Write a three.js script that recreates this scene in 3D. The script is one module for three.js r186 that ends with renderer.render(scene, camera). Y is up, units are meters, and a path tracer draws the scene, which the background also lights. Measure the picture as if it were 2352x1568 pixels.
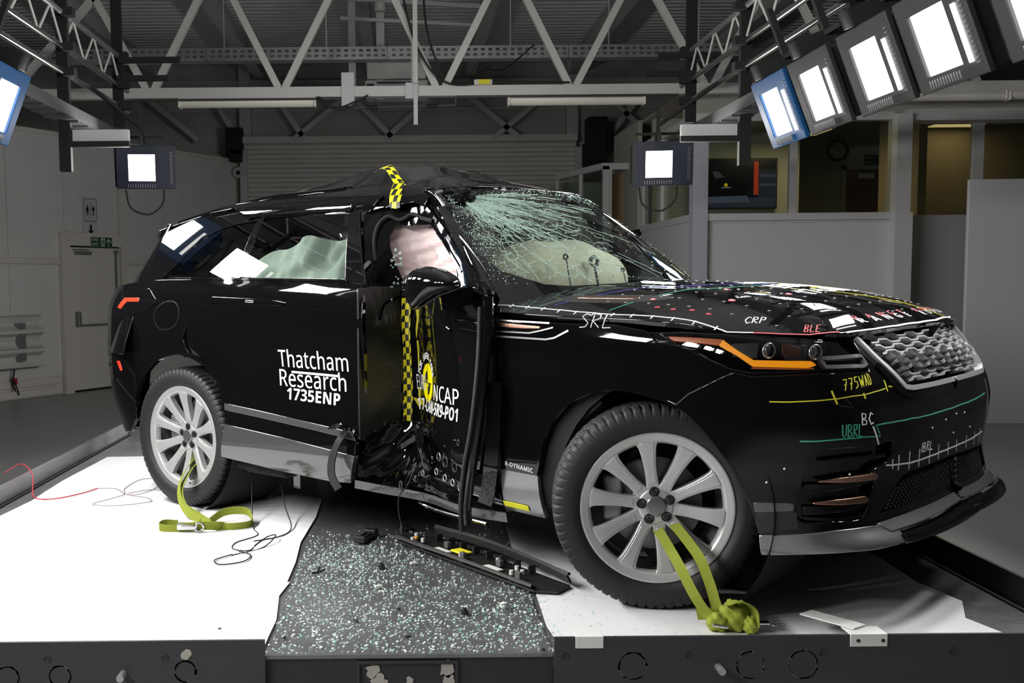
import * as THREE from 'three';
import { RectAreaLightUniformsLib } from 'three/addons/lights/RectAreaLightUniformsLib.js';
import { RoundedBoxGeometry } from 'three/addons/geometries/RoundedBoxGeometry.js';
import { mergeGeometries } from 'three/addons/utils/BufferGeometryUtils.js';
import { FontLoader } from 'three/addons/loaders/FontLoader.js';

// ---------- camera: 2500 px focal length, lens centre at (935, 853) of the 2352 x 1568 frame
const scene = new THREE.Scene();
const camera = new THREE.PerspectiveCamera(2 * Math.atan(784 / 2500) * 180 / Math.PI, 2352 / 1568, 0.05, 80);
camera.position.set(0, 1.205, 0);
camera.rotation.order = 'YXZ';
camera.rotation.set(-Math.atan(208 / 2500), 0, -0.009);
camera.setViewOffset(2352, 1568, 241, -69, 2352, 1568);
const renderer = new THREE.WebGLRenderer({ antialias: true });
renderer.toneMapping = THREE.LinearToneMapping;
renderer.toneMappingExposure = 1.0;
renderer.shadowMap.enabled = true;
scene.background = new THREE.Color(0x000000);
RectAreaLightUniformsLib.init();
const LAMP_POWER = 112, LAMP_GLOW = 6, OFFICE_LIGHT = 4.5;
// hall lamps: [x, y, z] of the glowing face, direction it faces, width, height
const SIDE_TILT = 0.37;
const RIGHT_LAMPS = [-7.56, -6.83, -6.04, -5.32, -4.5, -3.75], LEFT_LAMPS = [-7.0, -6.2, -5.42, -4.62, -3.85, -3.05, -2.3, -1.5, -.75];
// ---------- car surfaces in car axes: x forward from the rear axle, y up, z to the car's right
const lerp = (a, b, t) => a + (b - a) * t, clamp = (x, a, b) => Math.min(b, Math.max(a, x)), sstep = (a, b, x) => { const t = clamp((x - a) / (b - a), 0, 1); return t * t * (3 - 2 * t); };
function curve(xs, ys) { // smooth curve through (xs, ys), monotone where the data are
  const n = xs.length, d = [], m = [];
  for (let i = 0; i < n - 1; i++) d.push((ys[i + 1] - ys[i]) / (xs[i + 1] - xs[i]));
  for (let i = 0; i < n; i++) m.push(i === 0 ? d[0] : i === n - 1 ? d[n - 2] : d[i - 1] * d[i] <= 0 ? 0 : 2 * d[i - 1] * d[i] / (d[i - 1] + d[i]));
  return (x) => {
    if (x <= xs[0]) return ys[0] + m[0] * (x - xs[0]);
    if (x >= xs[n - 1]) return ys[n - 1] + m[n - 1] * (x - xs[n - 1]);
    let i = 0; while (x > xs[i + 1]) i++;
    const w = xs[i + 1] - xs[i], t = (x - xs[i]) / w, t2 = t * t, t3 = t2 * t;
    return (2 * t3 - 3 * t2 + 1) * ys[i] + (t3 - 2 * t2 + t) * w * m[i] + (3 * t2 - 2 * t3) * ys[i + 1] + (t3 - t2) * w * m[i + 1];
  };
}
function spline(xs, ys) { // natural-looking cubic through the points
  const n = xs.length, m = xs.map((_, i) => i === 0 ? (ys[1] - ys[0]) / (xs[1] - xs[0]) : i === n - 1 ? (ys[i] - ys[i - 1]) / (xs[i] - xs[i - 1]) : (ys[i + 1] - ys[i - 1]) / (xs[i + 1] - xs[i - 1]));
  return (x) => {
    x = clamp(x, xs[0], xs[n - 1]); let i = 0; while (i < n - 2 && x > xs[i + 1]) i++;
    const w = xs[i + 1] - xs[i], t = (x - xs[i]) / w, t2 = t * t, t3 = t2 * t;
    return (2 * t3 - 3 * t2 + 1) * ys[i] + (t3 - 2 * t2 + t) * w * m[i] + (3 * t2 - 2 * t3) * ys[i + 1] + (t3 - t2) * w * m[i + 1];
  };
}
// plan outline: q runs from the middle of the nose (0) along the right side to the middle of the tail (15); negative q is the left half of the nose
const PLAN = [[3.70, 0], [3.692, .3], [3.655, .55], [3.575, .745], [3.41, .888], [3.14, .954], [2.87, .966], [2.3, .958], [1.4, .955], [.5, .958], [0, .962], [-.4, .943], [-.7, .885], [-.9, .74], [-1.0, .4], [-1.02, 0]];
const QS = PLAN.map((_, i) => i), planX = spline(QS, PLAN.map((p) => p[0])), planZ = spline(QS, PLAN.map((p) => p[1]));
const HS = [.2, .3, .4, .5, .6, .7, .83, .95, 1.02, 1.08, 1.15, 1.22, 1.28];
const INSET = [ // how far the skin lies inside the plan outline, by height, at some stations of q
  [0, [.13, .03, .09, .10, .095, .09, .115, .168, .215, .28, .4, .52, .62]],
  [2, [.13, .03, .085, .095, .085, .08, .11, .19, .255, .32, .44, .54, .64]],
  [3, [.12, .03, .06, .07, .06, .048, .078, .145, .21, .28, .38, .48, .58]],
  [4, [.10, .03, .03, .03, .022, .016, .026, .05, .085, .14, .24, .34, .44]],
  [5.2, [.06, .012, .004, .002, 0, 0, .004, .016, .036, .085, .2, .3, .4]],
  [6.2, [.07, .02, .008, .004, .004, .006, .008, .014, .03, .07, .18, .3, .4]],
  [7, [.09, .03, .010, .008, .018, .024, .02, .01, .016, .03, .06, .1, .15]],
  [8, [.09, .03, .008, .006, .022, .03, .022, .006, 0, .008, .028, .06, .09]],
  [9, [.09, .03, .008, .006, .022, .03, .022, .006, 0, .008, .028, .06, .09]],
  [10, [.08, .02, .006, .002, 0, 0, .004, .006, .006, .014, .034, .066, .096]],
  [11, [.09, .04, .02, .008, .0, -.004, -.004, 0, .004, .01, .032, .066, .1]],
  [12.5, [.12, .08, .05, .02, .0, -.012, -.016, -.012, -.008, .0, .03, .08, .14]],
  [15, [.14, .1, .06, .03, .01, 0, .01, .05, .07, .09, .12, .16, .2]],
];
const IQ = INSET.map((r) => r[0]), ROWS = HS.map((_, k) => curve(IQ, INSET.map((r) => r[1][k])));
function sideSkin(q, h) {
  const g = q < 0 ? -1 : 1; q = Math.abs(q);
  const e = curve(HS, ROWS.map((f) => f(q)))(h), d = .02;
  const q0 = Math.max(q - d, 0), q1 = Math.min(q + d, 15), tx = planX(q1) - planX(q0), tz = planZ(q1) - planZ(q0), n = Math.hypot(tx, tz) || 1;
  // outward normal of the plan outline (it runs backwards along the right side)
  const nx = q < .001 ? 1 : tz / n, nz = q < .001 ? 0 : -tx / n;
  return [planX(q) - nx * e, h, g * (planZ(q) - nz * e)];
}
const qOfX = (x) => { let a = 3, b = 12; for (let i = 0; i < 40; i++) { const m = (a + b) / 2; if (planX(m) > x) a = m; else b = m; } return (a + b) / 2; };
const SX = []; for (let i = 0; i <= 900; i++) { const q = 3 + i * .01; SX.push([planX(q), q]); }
const qFast = (x) => { let a = 0, b = 900; while (b - a > 1) { const m = (a + b) >> 1; if (SX[m][0] > x) a = m; else b = m; } const A = SX[a], B = SX[b]; return A[1] + (B[1] - A[1]) * (A[0] - x) / (A[0] - B[0]); };
const flank = (x, h) => sideSkin(qFast(x), h); // the right side by x and height
// crash: the pole pushed the front door in; plan line of the damaged door by distance p along it
const DP = [0, .08, .165, .245, .30, .35, .41, .48, .57, .66, .77, .88, .99, 1.10, 1.16];
const dentX = spline(DP, [1.395, 1.392, 1.39, 1.395, 1.41, 1.455, 1.51, 1.57, 1.64, 1.71, 1.80, 1.90, 2.0, 2.10, 2.155]);
const dentZ = spline(DP, [.955, .875, .79, .71, .67, .655, .672, .71, .762, .815, .868, .915, .95, .977, .99]);
const wob = (p, h) => (.005 * Math.sin(h * 13 + p * 9) + .0015 * Math.sin(h * 37 - p * 25)) * sstep(-.02, .1, p) * sstep(.52, .34, p) + .004 * Math.sin(h * 8 + p * 6) * sstep(.4, .6, p) * sstep(1.1, .9, p);
function dentDoor(p, h) { // outer skin of the front door after the crash
  const prof = (sideSkin(8, clamp(h, .25, 1.21))[2] - .955) * sstep(.0, .7, p) + .02 * sstep(.6, .9, h) * sstep(.5, .2, p) * 0, w = wob(p, h);
  const e = .01, nx = dentZ(p + e) - dentZ(p - e), nz = -(dentX(p + e) - dentX(p - e)), n = Math.hypot(nx, nz) || 1;
  return [dentX(p) - nx / n * w, h, dentZ(p) + prof - nz / n * w];
}
const frameDent = curve([1.1, 1.2, 1.3, 1.4, 1.48, 1.6, 1.75, 1.9, 2.02, 2.16], [0, -.02, -.11, -.24, -.27, -.22, -.13, -.055, -.01, .02]);
const doorFrame = (x, h) => { const t = clamp((h - 1.18) / .36, 0, 1.1); return [x, h, house(x, h)[2] + frameDent(x) * (1 - .66 * t)]; };
const hoodMid = curve([1.9, 2.1, 2.47, 2.87, 3.15, 3.35, 3.48, 3.56], [1.215, 1.215, 1.2, 1.18, 1.152, 1.108, 1.05, .99]);
const hoodTop = (x, z) => { const a = Math.abs(z) / .8; return [x, hoodMid(x) - (.1 + .01 * sstep(2.9, 2.1, x) + .02 * sstep(2.9, 3.3, x)) * Math.pow(a, 2.3) + .012 * sstep(.42, .58, Math.abs(z) + (x - 2.2) * .1) * sstep(3.5, 2.9, x) , z]; };
const house = (x, h) => [x, h, .893 - (h - 1.22) * .50 - .18 * (h - 1.22) ** 2 - .03 * ((x - .95) / 1.1) ** 2]; // glass sides
const roofMid = curve([-.85, -.6, -.3, .1, .6, 1.1, 1.5, 1.8], [1.5, 1.562, 1.612, 1.668, 1.708, 1.71, 1.68, 1.62]);
const roofTop = (x, z) => [x, roofMid(x) - .055 * Math.pow(Math.abs(z) / .62, 2.6), z];
const roofBump = curve([.15, .55, .88, 1.1, 1.2, 1.33, 1.55, 1.78], [0, .026, .066, .082, .06, .026, .012, 0]);
const roofCrush = (x, z) => { const y = roofTop(x, z)[1], c = sstep(.66, .36, z) * sstep(-.7, -.2, z), k = sstep(.75, 1.0, x) * sstep(1.6, 1.3, x) * sstep(-.4, .1, z), dip = -.05 * sstep(1.0, 1.2, x) * sstep(1.5, 1.32, x) * sstep(.42, .6, z); return [x, y + roofBump(x) * c + dip + k * (.010 * Math.sin(x * 21 + z * 7) + .008 * Math.sin(z * 17 - x * 12)), z]; };
const shield = (z, t) => { // windscreen, t from the cowl (0) to the header (1)
  const k = (z / .75) ** 2, x0 = 2.47 - .42 * k, y0 = 1.165 - .01 * k, x1 = 1.74 - .12 * k, y1 = 1.63 - .05 * k, b = 4 * t * (1 - t) * .016;
  return [lerp(x0, x1, t) + b * .45, lerp(y0, y1, t) + b, z * lerp(1, .86, t)];
};
const tailgate = (t, h) => { const z = house(-.4, h)[2], d = curve([.8, 1.0, 1.22, 1.36, 1.5, 1.56], [.62, .61, .56, .40, .25, .2])(h); return [-.4 - d * Math.sin(t), h, z * Math.cos(t)]; };
const pillarEdge = curve([0, .33, .7, 1, 1.1], [2.1, 1.98, 1.742, 1.471, 1.40]), pillarH = curve([0, .33, .7, 1, 1.1], [1.15, 1.217, 1.361, 1.56, 1.60]);
const pillar = (a, t) => { const A = shield(.772, lerp(-.06, 1.02, t)), B = doorFrame(pillarEdge(t), pillarH(t)), k = Math.sin(Math.PI * clamp(a, 0, 1)) * .018; return [lerp(A[0], B[0], a) + k * .5, lerp(A[1], B[1], a) + k, lerp(A[2], B[2], a) + k * .7]; };
const cant = (x, t) => { const a = house(x, 1.5), b = roofTop(x, .6); return [x, lerp(a[1], b[1], t), lerp(a[2], b[2], t) + .03 * Math.sin(Math.PI * t)]; };
const ZQ = []; for (let i = 0; i <= 420; i++) ZQ.push(planZ(i * .01)); // plan station at a given half width on the nose
const qz = (z) => { let i = 0; while (i < 419 && ZQ[i + 1] < z) i++; return (i + clamp((z - ZQ[i]) / (ZQ[i + 1] - ZQ[i] || 1), 0, 1)) * .01; };
const flankQ = (q, h) => sideSkin(q, h);
// ---------- helpers
const V = (x, y, z) => new THREE.Vector3(x, y, z);
let seedN = 7; const rnd = () => { seedN = (seedN * 1664525 + 1013904223) >>> 0; return seedN / 4294967296; }, rr = (a, b) => a + (b - a) * rnd();
const used = new Map();
function numbered(n) { const k = used.get(n) || 0; used.set(n, k + 1); return k ? `${n}_${String(k).padStart(3, '0')}` : n; }
function shade(o) { o.castShadow = true; o.receiveShadow = true; return o; }
function mesh(name, geo, mat, parent) { const m = shade(new THREE.Mesh(Array.isArray(geo) ? join(geo) : geo, mat)); m.name = numbered(name); (parent || scene).add(m); return m; }
function tag(o, label, category, group) { o.userData.label = label; o.userData.category = category; if (group) o.userData.group = group; return o; }
function thing(name, label, category, pos = [0, 0, 0], turn = 0, group) { const g = new THREE.Group(); g.name = numbered(name); g.position.set(...pos); g.rotation.y = turn; scene.add(g); return tag(g, label, category, group); }
function copy(o, label, pos, turn) { const c = o.clone(); c.name = numbered(o.name.replace(/_\d{3}$/, '')); c.userData = { ...o.userData }; if (label) c.userData.label = label; if (pos) c.position.set(...pos); if (turn !== undefined) c.rotation.y = turn; scene.add(c); return c; }
function struct(name, geo, mat) { const m = mesh(name, geo, mat); m.userData.kind = 'structure'; return m; }
function structG(name) { const g = new THREE.Group(); g.name = numbered(name); g.userData.kind = 'structure'; scene.add(g); return g; }
function join(list) { return mergeGeometries(list.map((g) => { const c = g.index ? g.toNonIndexed() : g.clone(); for (const k of Object.keys(c.attributes)) if (!['position', 'normal', 'uv'].includes(k)) c.deleteAttribute(k); if (!c.attributes.uv) c.setAttribute('uv', new THREE.BufferAttribute(new Float32Array(c.attributes.position.count * 2), 2)); return c; })); }
const box = (w, h, d, x = 0, y = 0, z = 0, r = 0) => { const g = r ? new RoundedBoxGeometry(w, h, d, 2, Math.min(r, w / 2.01, h / 2.01, d / 2.01)) : new THREE.BoxGeometry(w, h, d); return g.translate(x, y, z); };
const spanBox = (x0, x1, y0, y1, z0, z1, r) => box(x1 - x0, y1 - y0, z1 - z0, (x0 + x1) / 2, (y0 + y1) / 2, (z0 + z1) / 2, r);
const cyl = (r, h, x = 0, y = 0, z = 0, n = 20, r2 = r) => new THREE.CylinderGeometry(r2, r, h, n).translate(x, y, z);
function bar(a, b, w, d = w, round) { // a straight bar between two points
  a = V(...a); b = V(...b); const L = a.distanceTo(b), g = round ? new THREE.CylinderGeometry(w / 2, w / 2, L, 14) : new THREE.BoxGeometry(w, L, d);
  const dir = b.clone().sub(a).normalize(), q = new THREE.Quaternion();
  if (Math.abs(dir.z) > .98) q.setFromUnitVectors(V(0, 1, 0), dir); else { const y = dir, z = V(0, 0, 1).addScaledVector(dir, -dir.z).normalize(), x = y.clone().cross(z); q.setFromRotationMatrix(new THREE.Matrix4().makeBasis(x, y, z)); }
  return g.applyQuaternion(q).translate((a.x + b.x) / 2, (a.y + b.y) / 2, (a.z + b.z) / 2);
}
const tube = (pts, r, seg = pts.length * 8, n = 8, closed = false) => new THREE.TubeGeometry(new THREE.CatmullRomCurve3(pts.map((p) => V(...p)), closed, 'centripetal'), seg, r, n, closed);
function ribbon(pts, width, thick, up, seg = 60) { // a flat strap along a curve; up(t) gives the strap's across direction
  const c = new THREE.CatmullRomCurve3(pts.map((p) => V(...p)), false, 'centripetal'), pos = [], idx = [], uv = [], L = c.getLength();
  for (let i = 0; i <= seg; i++) {
    const t = i / seg, p = c.getPointAt(t), d = c.getTangentAt(t), a = up(t).clone(); a.addScaledVector(d, -a.dot(d)).normalize(); const n = d.clone().cross(a).normalize();
    for (const [s, k] of [[-1, 1], [1, 1], [1, -1], [-1, -1]]) { const v = p.clone().addScaledVector(a, s * width / 2).addScaledVector(n, k * thick / 2); pos.push(v.x, v.y, v.z); uv.push(s * width / 2, t * L); }
    if (i) for (let k = 0; k < 4; k++) { const A = (i - 1) * 4 + k, B = (i - 1) * 4 + (k + 1) % 4; idx.push(A, B, A + 4, B, B + 4, A + 4); }
  }
  const g = new THREE.BufferGeometry(); g.setAttribute('position', new THREE.Float32BufferAttribute(pos, 3)); g.setAttribute('uv', new THREE.Float32BufferAttribute(uv, 2)); g.setIndex(idx); const h = g.toNonIndexed(); h.computeVertexNormals(); return h;
}
// value noise textures
function hash2(x, y, s) { let h = (x * 374761393 + y * 668265263 + s * 974634777) | 0; h = Math.imul(h ^ (h >>> 13), 1274126177); return ((h ^ (h >>> 16)) >>> 0) / 4294967296; }
function noise2(x, y, per, s) { const ix = Math.floor(x), iy = Math.floor(y), fx = x - ix, fy = y - iy, w = (v) => v * v * (3 - 2 * v), m = (a) => ((a % per) + per) % per; const a = hash2(m(ix), m(iy), s), b = hash2(m(ix + 1), m(iy), s), c = hash2(m(ix), m(iy + 1), s), d = hash2(m(ix + 1), m(iy + 1), s); return lerp(lerp(a, b, w(fx)), lerp(c, d, w(fx)), w(fy)); }
function fbm(u, v, base, oct, s) { let t = 0, a = .5, n = 0; for (let o = 0; o < oct; o++) { const p = base << o; t += a * noise2(u * p, v * p, p, s + o); n += a; a *= .55; } return t / n; }
function dataTex(N, M, fn, srgb, rep) { const d = new Uint8Array(N * M * 4); for (let j = 0; j < M; j++) for (let i = 0; i < N; i++) { const c = fn(i / N, j / M); for (let k = 0; k < 3; k++) d[(j * N + i) * 4 + k] = clamp(Math.round(c[k] * 255), 0, 255); d[(j * N + i) * 4 + 3] = 255; } const t = new THREE.DataTexture(d, N, M, THREE.RGBAFormat); t.wrapS = t.wrapT = THREE.RepeatWrapping; t.magFilter = THREE.LinearFilter; t.minFilter = THREE.LinearMipmapLinearFilter; if (srgb) t.colorSpace = THREE.SRGBColorSpace; if (rep) t.repeat.set(...rep); t.needsUpdate = true; return t; }
const std = (o) => new THREE.MeshStandardMaterial(o), phys = (o) => new THREE.MeshPhysicalMaterial(o);
const gray = (v) => new THREE.Color().setRGB(v, v, v), rgb = (r, g, b) => new THREE.Color().setRGB(r, g, b);
function uvXZ(g, ax = 'x', ay = 'z', k = 1) { const p = g.attributes.position, u = new Float32Array(p.count * 2), get = { x: 'getX', y: 'getY', z: 'getZ' }; for (let i = 0; i < p.count; i++) { u[i * 2] = p[get[ax]](i) * k; u[i * 2 + 1] = p[get[ay]](i) * k; } g.setAttribute('uv', new THREE.BufferAttribute(u, 2)); return g; }
// ---------- polygon patches laid on a curved surface
function clipCell(poly, x0, x1, y0, y1) {
  let p = poly;
  for (const [ax, lim, sg] of [[0, x0, 1], [0, x1, -1], [1, y0, 1], [1, y1, -1]]) {
    const out = [];
    for (let i = 0; i < p.length; i++) {
      const a = p[i], b = p[(i + 1) % p.length], da = (a[ax] - lim) * sg, db = (b[ax] - lim) * sg;
      if (da >= 0) out.push(a);
      if ((da > 0 && db < 0) || (da < 0 && db > 0)) { const t = da / (da - db); out.push([a[0] + (b[0] - a[0]) * t, a[1] + (b[1] - a[1]) * t]); }
    }
    p = out; if (p.length < 3) return [];
  }
  return p;
}
function normalAt(fn, u, v, flip) { const e = 2e-3, a = fn(u + e, v), b = fn(u - e, v), c = fn(u, v + e), d = fn(u, v - e); const n = V(a[0] - b[0], a[1] - b[1], a[2] - b[2]).cross(V(c[0] - d[0], c[1] - d[1], c[2] - d[2])).normalize(); return flip ? n.negate() : n; }
// flip is chosen so that normals point along `out`
function outward(fn, poly, out) { let u = 0, v = 0; for (const p of poly) { u += p[0]; v += p[1]; } const n = normalAt(fn, u / poly.length, v / poly.length, false); return n.dot(V(...out)) < 0; }
function cutHole(poly, hole) { // joins a hole to its outline by a slit
  const area = (p) => p.reduce((s, a, i) => { const b = p[(i + 1) % p.length]; return s + a[0] * b[1] - b[0] * a[1]; }, 0);
  if (area(poly) * area(hole) > 0) hole = hole.slice().reverse();
  let best = [1e9];
  poly.forEach((a, i) => hole.forEach((b, j) => { const d = Math.hypot(a[0] - b[0], a[1] - b[1]); if (d < best[0]) best = [d, i, j]; }));
  const [, i, j] = best; return [...poly.slice(0, i + 1), ...hole.slice(j), ...hole.slice(0, j + 1), ...poly.slice(i)];
}
function dense(poly, step) { const o = []; poly.forEach((a, i) => { const b = poly[(i + 1) % poly.length], n = Math.max(1, Math.ceil(Math.hypot((b[0] - a[0]) / step[0], (b[1] - a[1]) / step[1]))); for (let k = 0; k < n; k++) o.push([lerp(a[0], b[0], k / n), lerp(a[1], b[1], k / n)]); }); return o; }
function smoothPoly(pts, n, closed = true) { const c = new THREE.CatmullRomCurve3(pts.map((p) => V(p[0], p[1], 0)), closed, 'centripetal'); return c.getPoints(n).slice(0, closed ? -1 : undefined).map((p) => [p.x, p.y]); }
function patch(poly, fn, out, { du = .06, dv = .05, lift = 0, thick = .012, bevel = .003, rim = true, uvk = 1 } = {}) {
  const flip = outward(fn, poly, out), pos = [], nor = [], uv = [];
  let u0 = 1e9, u1 = -1e9, v0 = 1e9, v1 = -1e9; for (const [u, v] of poly) { u0 = Math.min(u0, u); u1 = Math.max(u1, u); v0 = Math.min(v0, v); v1 = Math.max(v1, v); }
  const cache = new Map(), at = (u, v) => { const k = u.toFixed(5) + ',' + v.toFixed(5); let c = cache.get(k); if (!c) { const p = fn(u, v), n = normalAt(fn, u, v, flip); c = [[p[0] + n.x * lift, p[1] + n.y * lift, p[2] + n.z * lift], n]; cache.set(k, c); } return c; };
  const tri = (A, B, C) => { const [a, na] = at(...A), [b, nb] = at(...B), [c, nc] = at(...C); const cr = V(b[0] - a[0], b[1] - a[1], b[2] - a[2]).cross(V(c[0] - a[0], c[1] - a[1], c[2] - a[2])); const L = cr.dot(na) < 0 ? [[a, na, A], [c, nc, C], [b, nb, B]] : [[a, na, A], [b, nb, B], [c, nc, C]]; for (const [p, n, w] of L) { pos.push(...p); nor.push(n.x, n.y, n.z); uv.push(w[0] * uvk, w[1] * uvk); } };
  const nu = Math.max(1, Math.ceil((u1 - u0) / du)), nv = Math.max(1, Math.ceil((v1 - v0) / dv));
  for (let i = 0; i < nu; i++) {
    const a = lerp(u0, u1, i / nu), b = lerp(u0, u1, (i + 1) / nu), col = clipCell(poly, a, b, v0 - 1, v1 + 1); if (col.length < 3) continue;
    for (let j = 0; j < nv; j++) {
      const c = lerp(v0, v1, j / nv), d = lerp(v0, v1, (j + 1) / nv), cell = clipCell(col, a, b, c, d); if (cell.length < 3) continue;
      const pts = cell.filter((p, k) => { const q = cell[(k + 1) % cell.length]; return Math.abs(p[0] - q[0]) + Math.abs(p[1] - q[1]) > 1e-7; }); if (pts.length < 3) continue;
      if (pts.length === 4 && pts.every((p) => (p[0] === a || p[0] === b) && (p[1] === c || p[1] === d))) { tri(pts[0], pts[1], pts[2]); tri(pts[0], pts[2], pts[3]); continue; }
      for (const f of THREE.ShapeUtils.triangulateShape(pts.map((p) => new THREE.Vector2(...p)), [])) tri(pts[f[0]], pts[f[1]], pts[f[2]]);
    }
  }
  if (rim && thick) { // turned-in edge: a small rounded lip and a wall
    const D = dense(poly, [du, dv]), N = D.length; let area = 0; D.forEach((p, i) => { const q = D[(i + 1) % N]; area += p[0] * q[1] - q[0] * p[1]; });
    const E = D.map((p) => at(...p)), outv = D.map((p, i) => { const A = E[(i + N - 1) % N], B = E[(i + 1) % N], t = V(B[0][0] - A[0][0], B[0][1] - A[0][1], B[0][2] - A[0][2]); if (t.lengthSq() < 1e-12) t.set(1, 0, 0); const o = t.normalize().cross(E[i][1]); return ((area > 0) !== flip) ? o : o.negate(); });
    const ring = (i, k) => { const [p, n] = E[i], o = outv[i]; const [a, b, x, y] = [[0, 0, 0, 1], [bevel * .7, -bevel * .3, .7, .7], [bevel, -bevel, 1, 0], [bevel, -thick, 1, 0]][k]; return [[p[0] + o.x * a + n.x * b, p[1] + o.y * a + n.y * b, p[2] + o.z * a + n.z * b], V(o.x * x + n.x * y, o.y * x + n.y * y, o.z * x + n.z * y).normalize()]; };
    for (let i = 0; i < N; i++) { const j = (i + 1) % N; for (let k = 0; k < 3; k++) { const q = [ring(i, k), ring(j, k), ring(j, k + 1), ring(i, k + 1)]; for (const t of [[0, 1, 2], [0, 2, 3]]) { const P3 = t.map((m) => V(...q[m][0])); const cr = P3[1].clone().sub(P3[0]).cross(P3[2].clone().sub(P3[0])); const ord = cr.dot(q[t[0]][1]) < 0 ? [t[0], t[2], t[1]] : t; for (const m of ord) { pos.push(...q[m][0]); nor.push(q[m][1].x, q[m][1].y, q[m][1].z); uv.push(D[i][0] * uvk, D[i][1] * uvk); } } } }
  }
  const g = new THREE.BufferGeometry(); g.setAttribute('position', new THREE.Float32BufferAttribute(pos, 3)); g.setAttribute('normal', new THREE.Float32BufferAttribute(nor, 3)); g.setAttribute('uv', new THREE.Float32BufferAttribute(uv, 2)); return g;
}
// a stroke of given width drawn along surface coordinates, lying on the surface
function stroke(pts, width, fn, out, { lift = .0015, step = .02, thick = .0012, jitter = 0, closed = false, metric } = {}) {
  const P3 = [], Ns = [], flip = outward(fn, pts, out);
  for (let i = 0; i + 1 < pts.length + (closed ? 1 : 0); i++) { const a = pts[i], b = pts[(i + 1) % pts.length], A = fn(...a), B = fn(...b), n = Math.max(1, Math.ceil(Math.hypot(A[0] - B[0], A[1] - B[1], A[2] - B[2]) / step)); for (let k = 0; k < n + (i + 2 === pts.length && !closed ? 1 : 0); k++) { const u = lerp(a[0], b[0], k / n), v = lerp(a[1], b[1], k / n) + (jitter ? (noise2(i * 7 + k * .35, 3.3, 4096, 5) - .5) * jitter : 0); const n3 = normalAt(fn, u, v, flip), p = fn(u, v); P3.push(V(p[0] + n3.x * lift, p[1] + n3.y * lift, p[2] + n3.z * lift)); Ns.push(n3); } }
  const pos = [], nor = [], N = P3.length, L = [];
  for (let i = 0; i < N; i++) { const t = P3[closed ? (i + 1) % N : Math.min(i + 1, N - 1)].clone().sub(P3[closed ? (i + N - 1) % N : Math.max(i - 1, 0)]).normalize(), s = t.cross(Ns[i]).normalize(), w = width / 2; L.push([P3[i].clone().addScaledVector(s, -w), P3[i].clone().addScaledVector(s, w), Ns[i], P3[i].clone().addScaledVector(s, -w).addScaledVector(Ns[i], -thick - lift), P3[i].clone().addScaledVector(s, w).addScaledVector(Ns[i], -thick - lift), s]); }
  const quad = (a, b, c, d, n) => { for (const [x, y, z] of [[a, b, c], [a, c, d]]) { const cr = y.clone().sub(x).cross(z.clone().sub(x)); for (const p of cr.dot(n) < 0 ? [x, z, y] : [x, y, z]) { pos.push(p.x, p.y, p.z); nor.push(n.x, n.y, n.z); } } };
  for (let i = 0; i + 1 < N + (closed ? 1 : 0); i++) { const A = L[i], B = L[(i + 1) % N]; quad(A[0], A[1], B[1], B[0], A[2]); if (lift) { quad(A[0], B[0], B[3], A[3], A[5].clone().negate()); quad(A[1], B[1], B[4], A[4], A[5]); } }
  const g = new THREE.BufferGeometry(); g.setAttribute('position', new THREE.Float32BufferAttribute(pos, 3)); g.setAttribute('normal', new THREE.Float32BufferAttribute(nor, 3)); g.setAttribute('uv', new THREE.Float32BufferAttribute(new Float32Array(pos.length / 3 * 2), 2)); return g;
}
const toCanvas = (w, h, draw, srgb = true) => { const c = document.createElement('canvas'); c.width = w; c.height = h; const x = c.getContext('2d'); draw(x, w, h); const t = new THREE.CanvasTexture(c); if (srgb) t.colorSpace = THREE.SRGBColorSpace; return t; };
const fontB = await new FontLoader().loadAsync('fonts/droid/droid_sans_bold.typeface.json'), fontR = await new FontLoader().loadAsync('fonts/droid/droid_sans_regular.typeface.json');
// letters as thin raised film: text is set on a baseline that runs along surface coordinates (map: (x, y in metres) -> surface coordinates)
function letters(text, font, size, map, fn, out, lift = .0015, each) {
  const list = []; let flip = null;
  for (const sh of font.generateShapes(text, size)) {
    const { shape, holes } = sh.extractPoints(4), f = THREE.ShapeUtils.triangulateShape(shape, holes), all = [...shape, ...holes.flat()], pos = [], nor = [];
    for (const t of f) { const q = t.map((k) => { const [u, v] = map(all[k].x, all[k].y), p = fn(u, v); if (flip === null) flip = outward(fn, [[u, v]], out); const n = normalAt(fn, u, v, flip); return [V(p[0] + n.x * lift, p[1] + n.y * lift, p[2] + n.z * lift), n]; }); const cr = q[1][0].clone().sub(q[0][0]).cross(q[2][0].clone().sub(q[0][0])); for (const k of cr.dot(q[0][1]) < 0 ? [0, 2, 1] : [0, 1, 2]) { pos.push(...q[k][0].toArray()); nor.push(...q[k][1].toArray()); } }
    const g = new THREE.BufferGeometry(); g.setAttribute('position', new THREE.Float32BufferAttribute(pos, 3)); g.setAttribute('normal', new THREE.Float32BufferAttribute(nor, 3)); g.setAttribute('uv', new THREE.Float32BufferAttribute(new Float32Array(pos.length / 3 * 2), 2)); list.push(g);
  }
  return join(list);
}
const textWidth = (text, font, size) => { let w = 0; for (const c of text) w += (font.data.glyphs[c] || font.data.glyphs['?']).ha * size / font.data.resolution; return w; };
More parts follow.
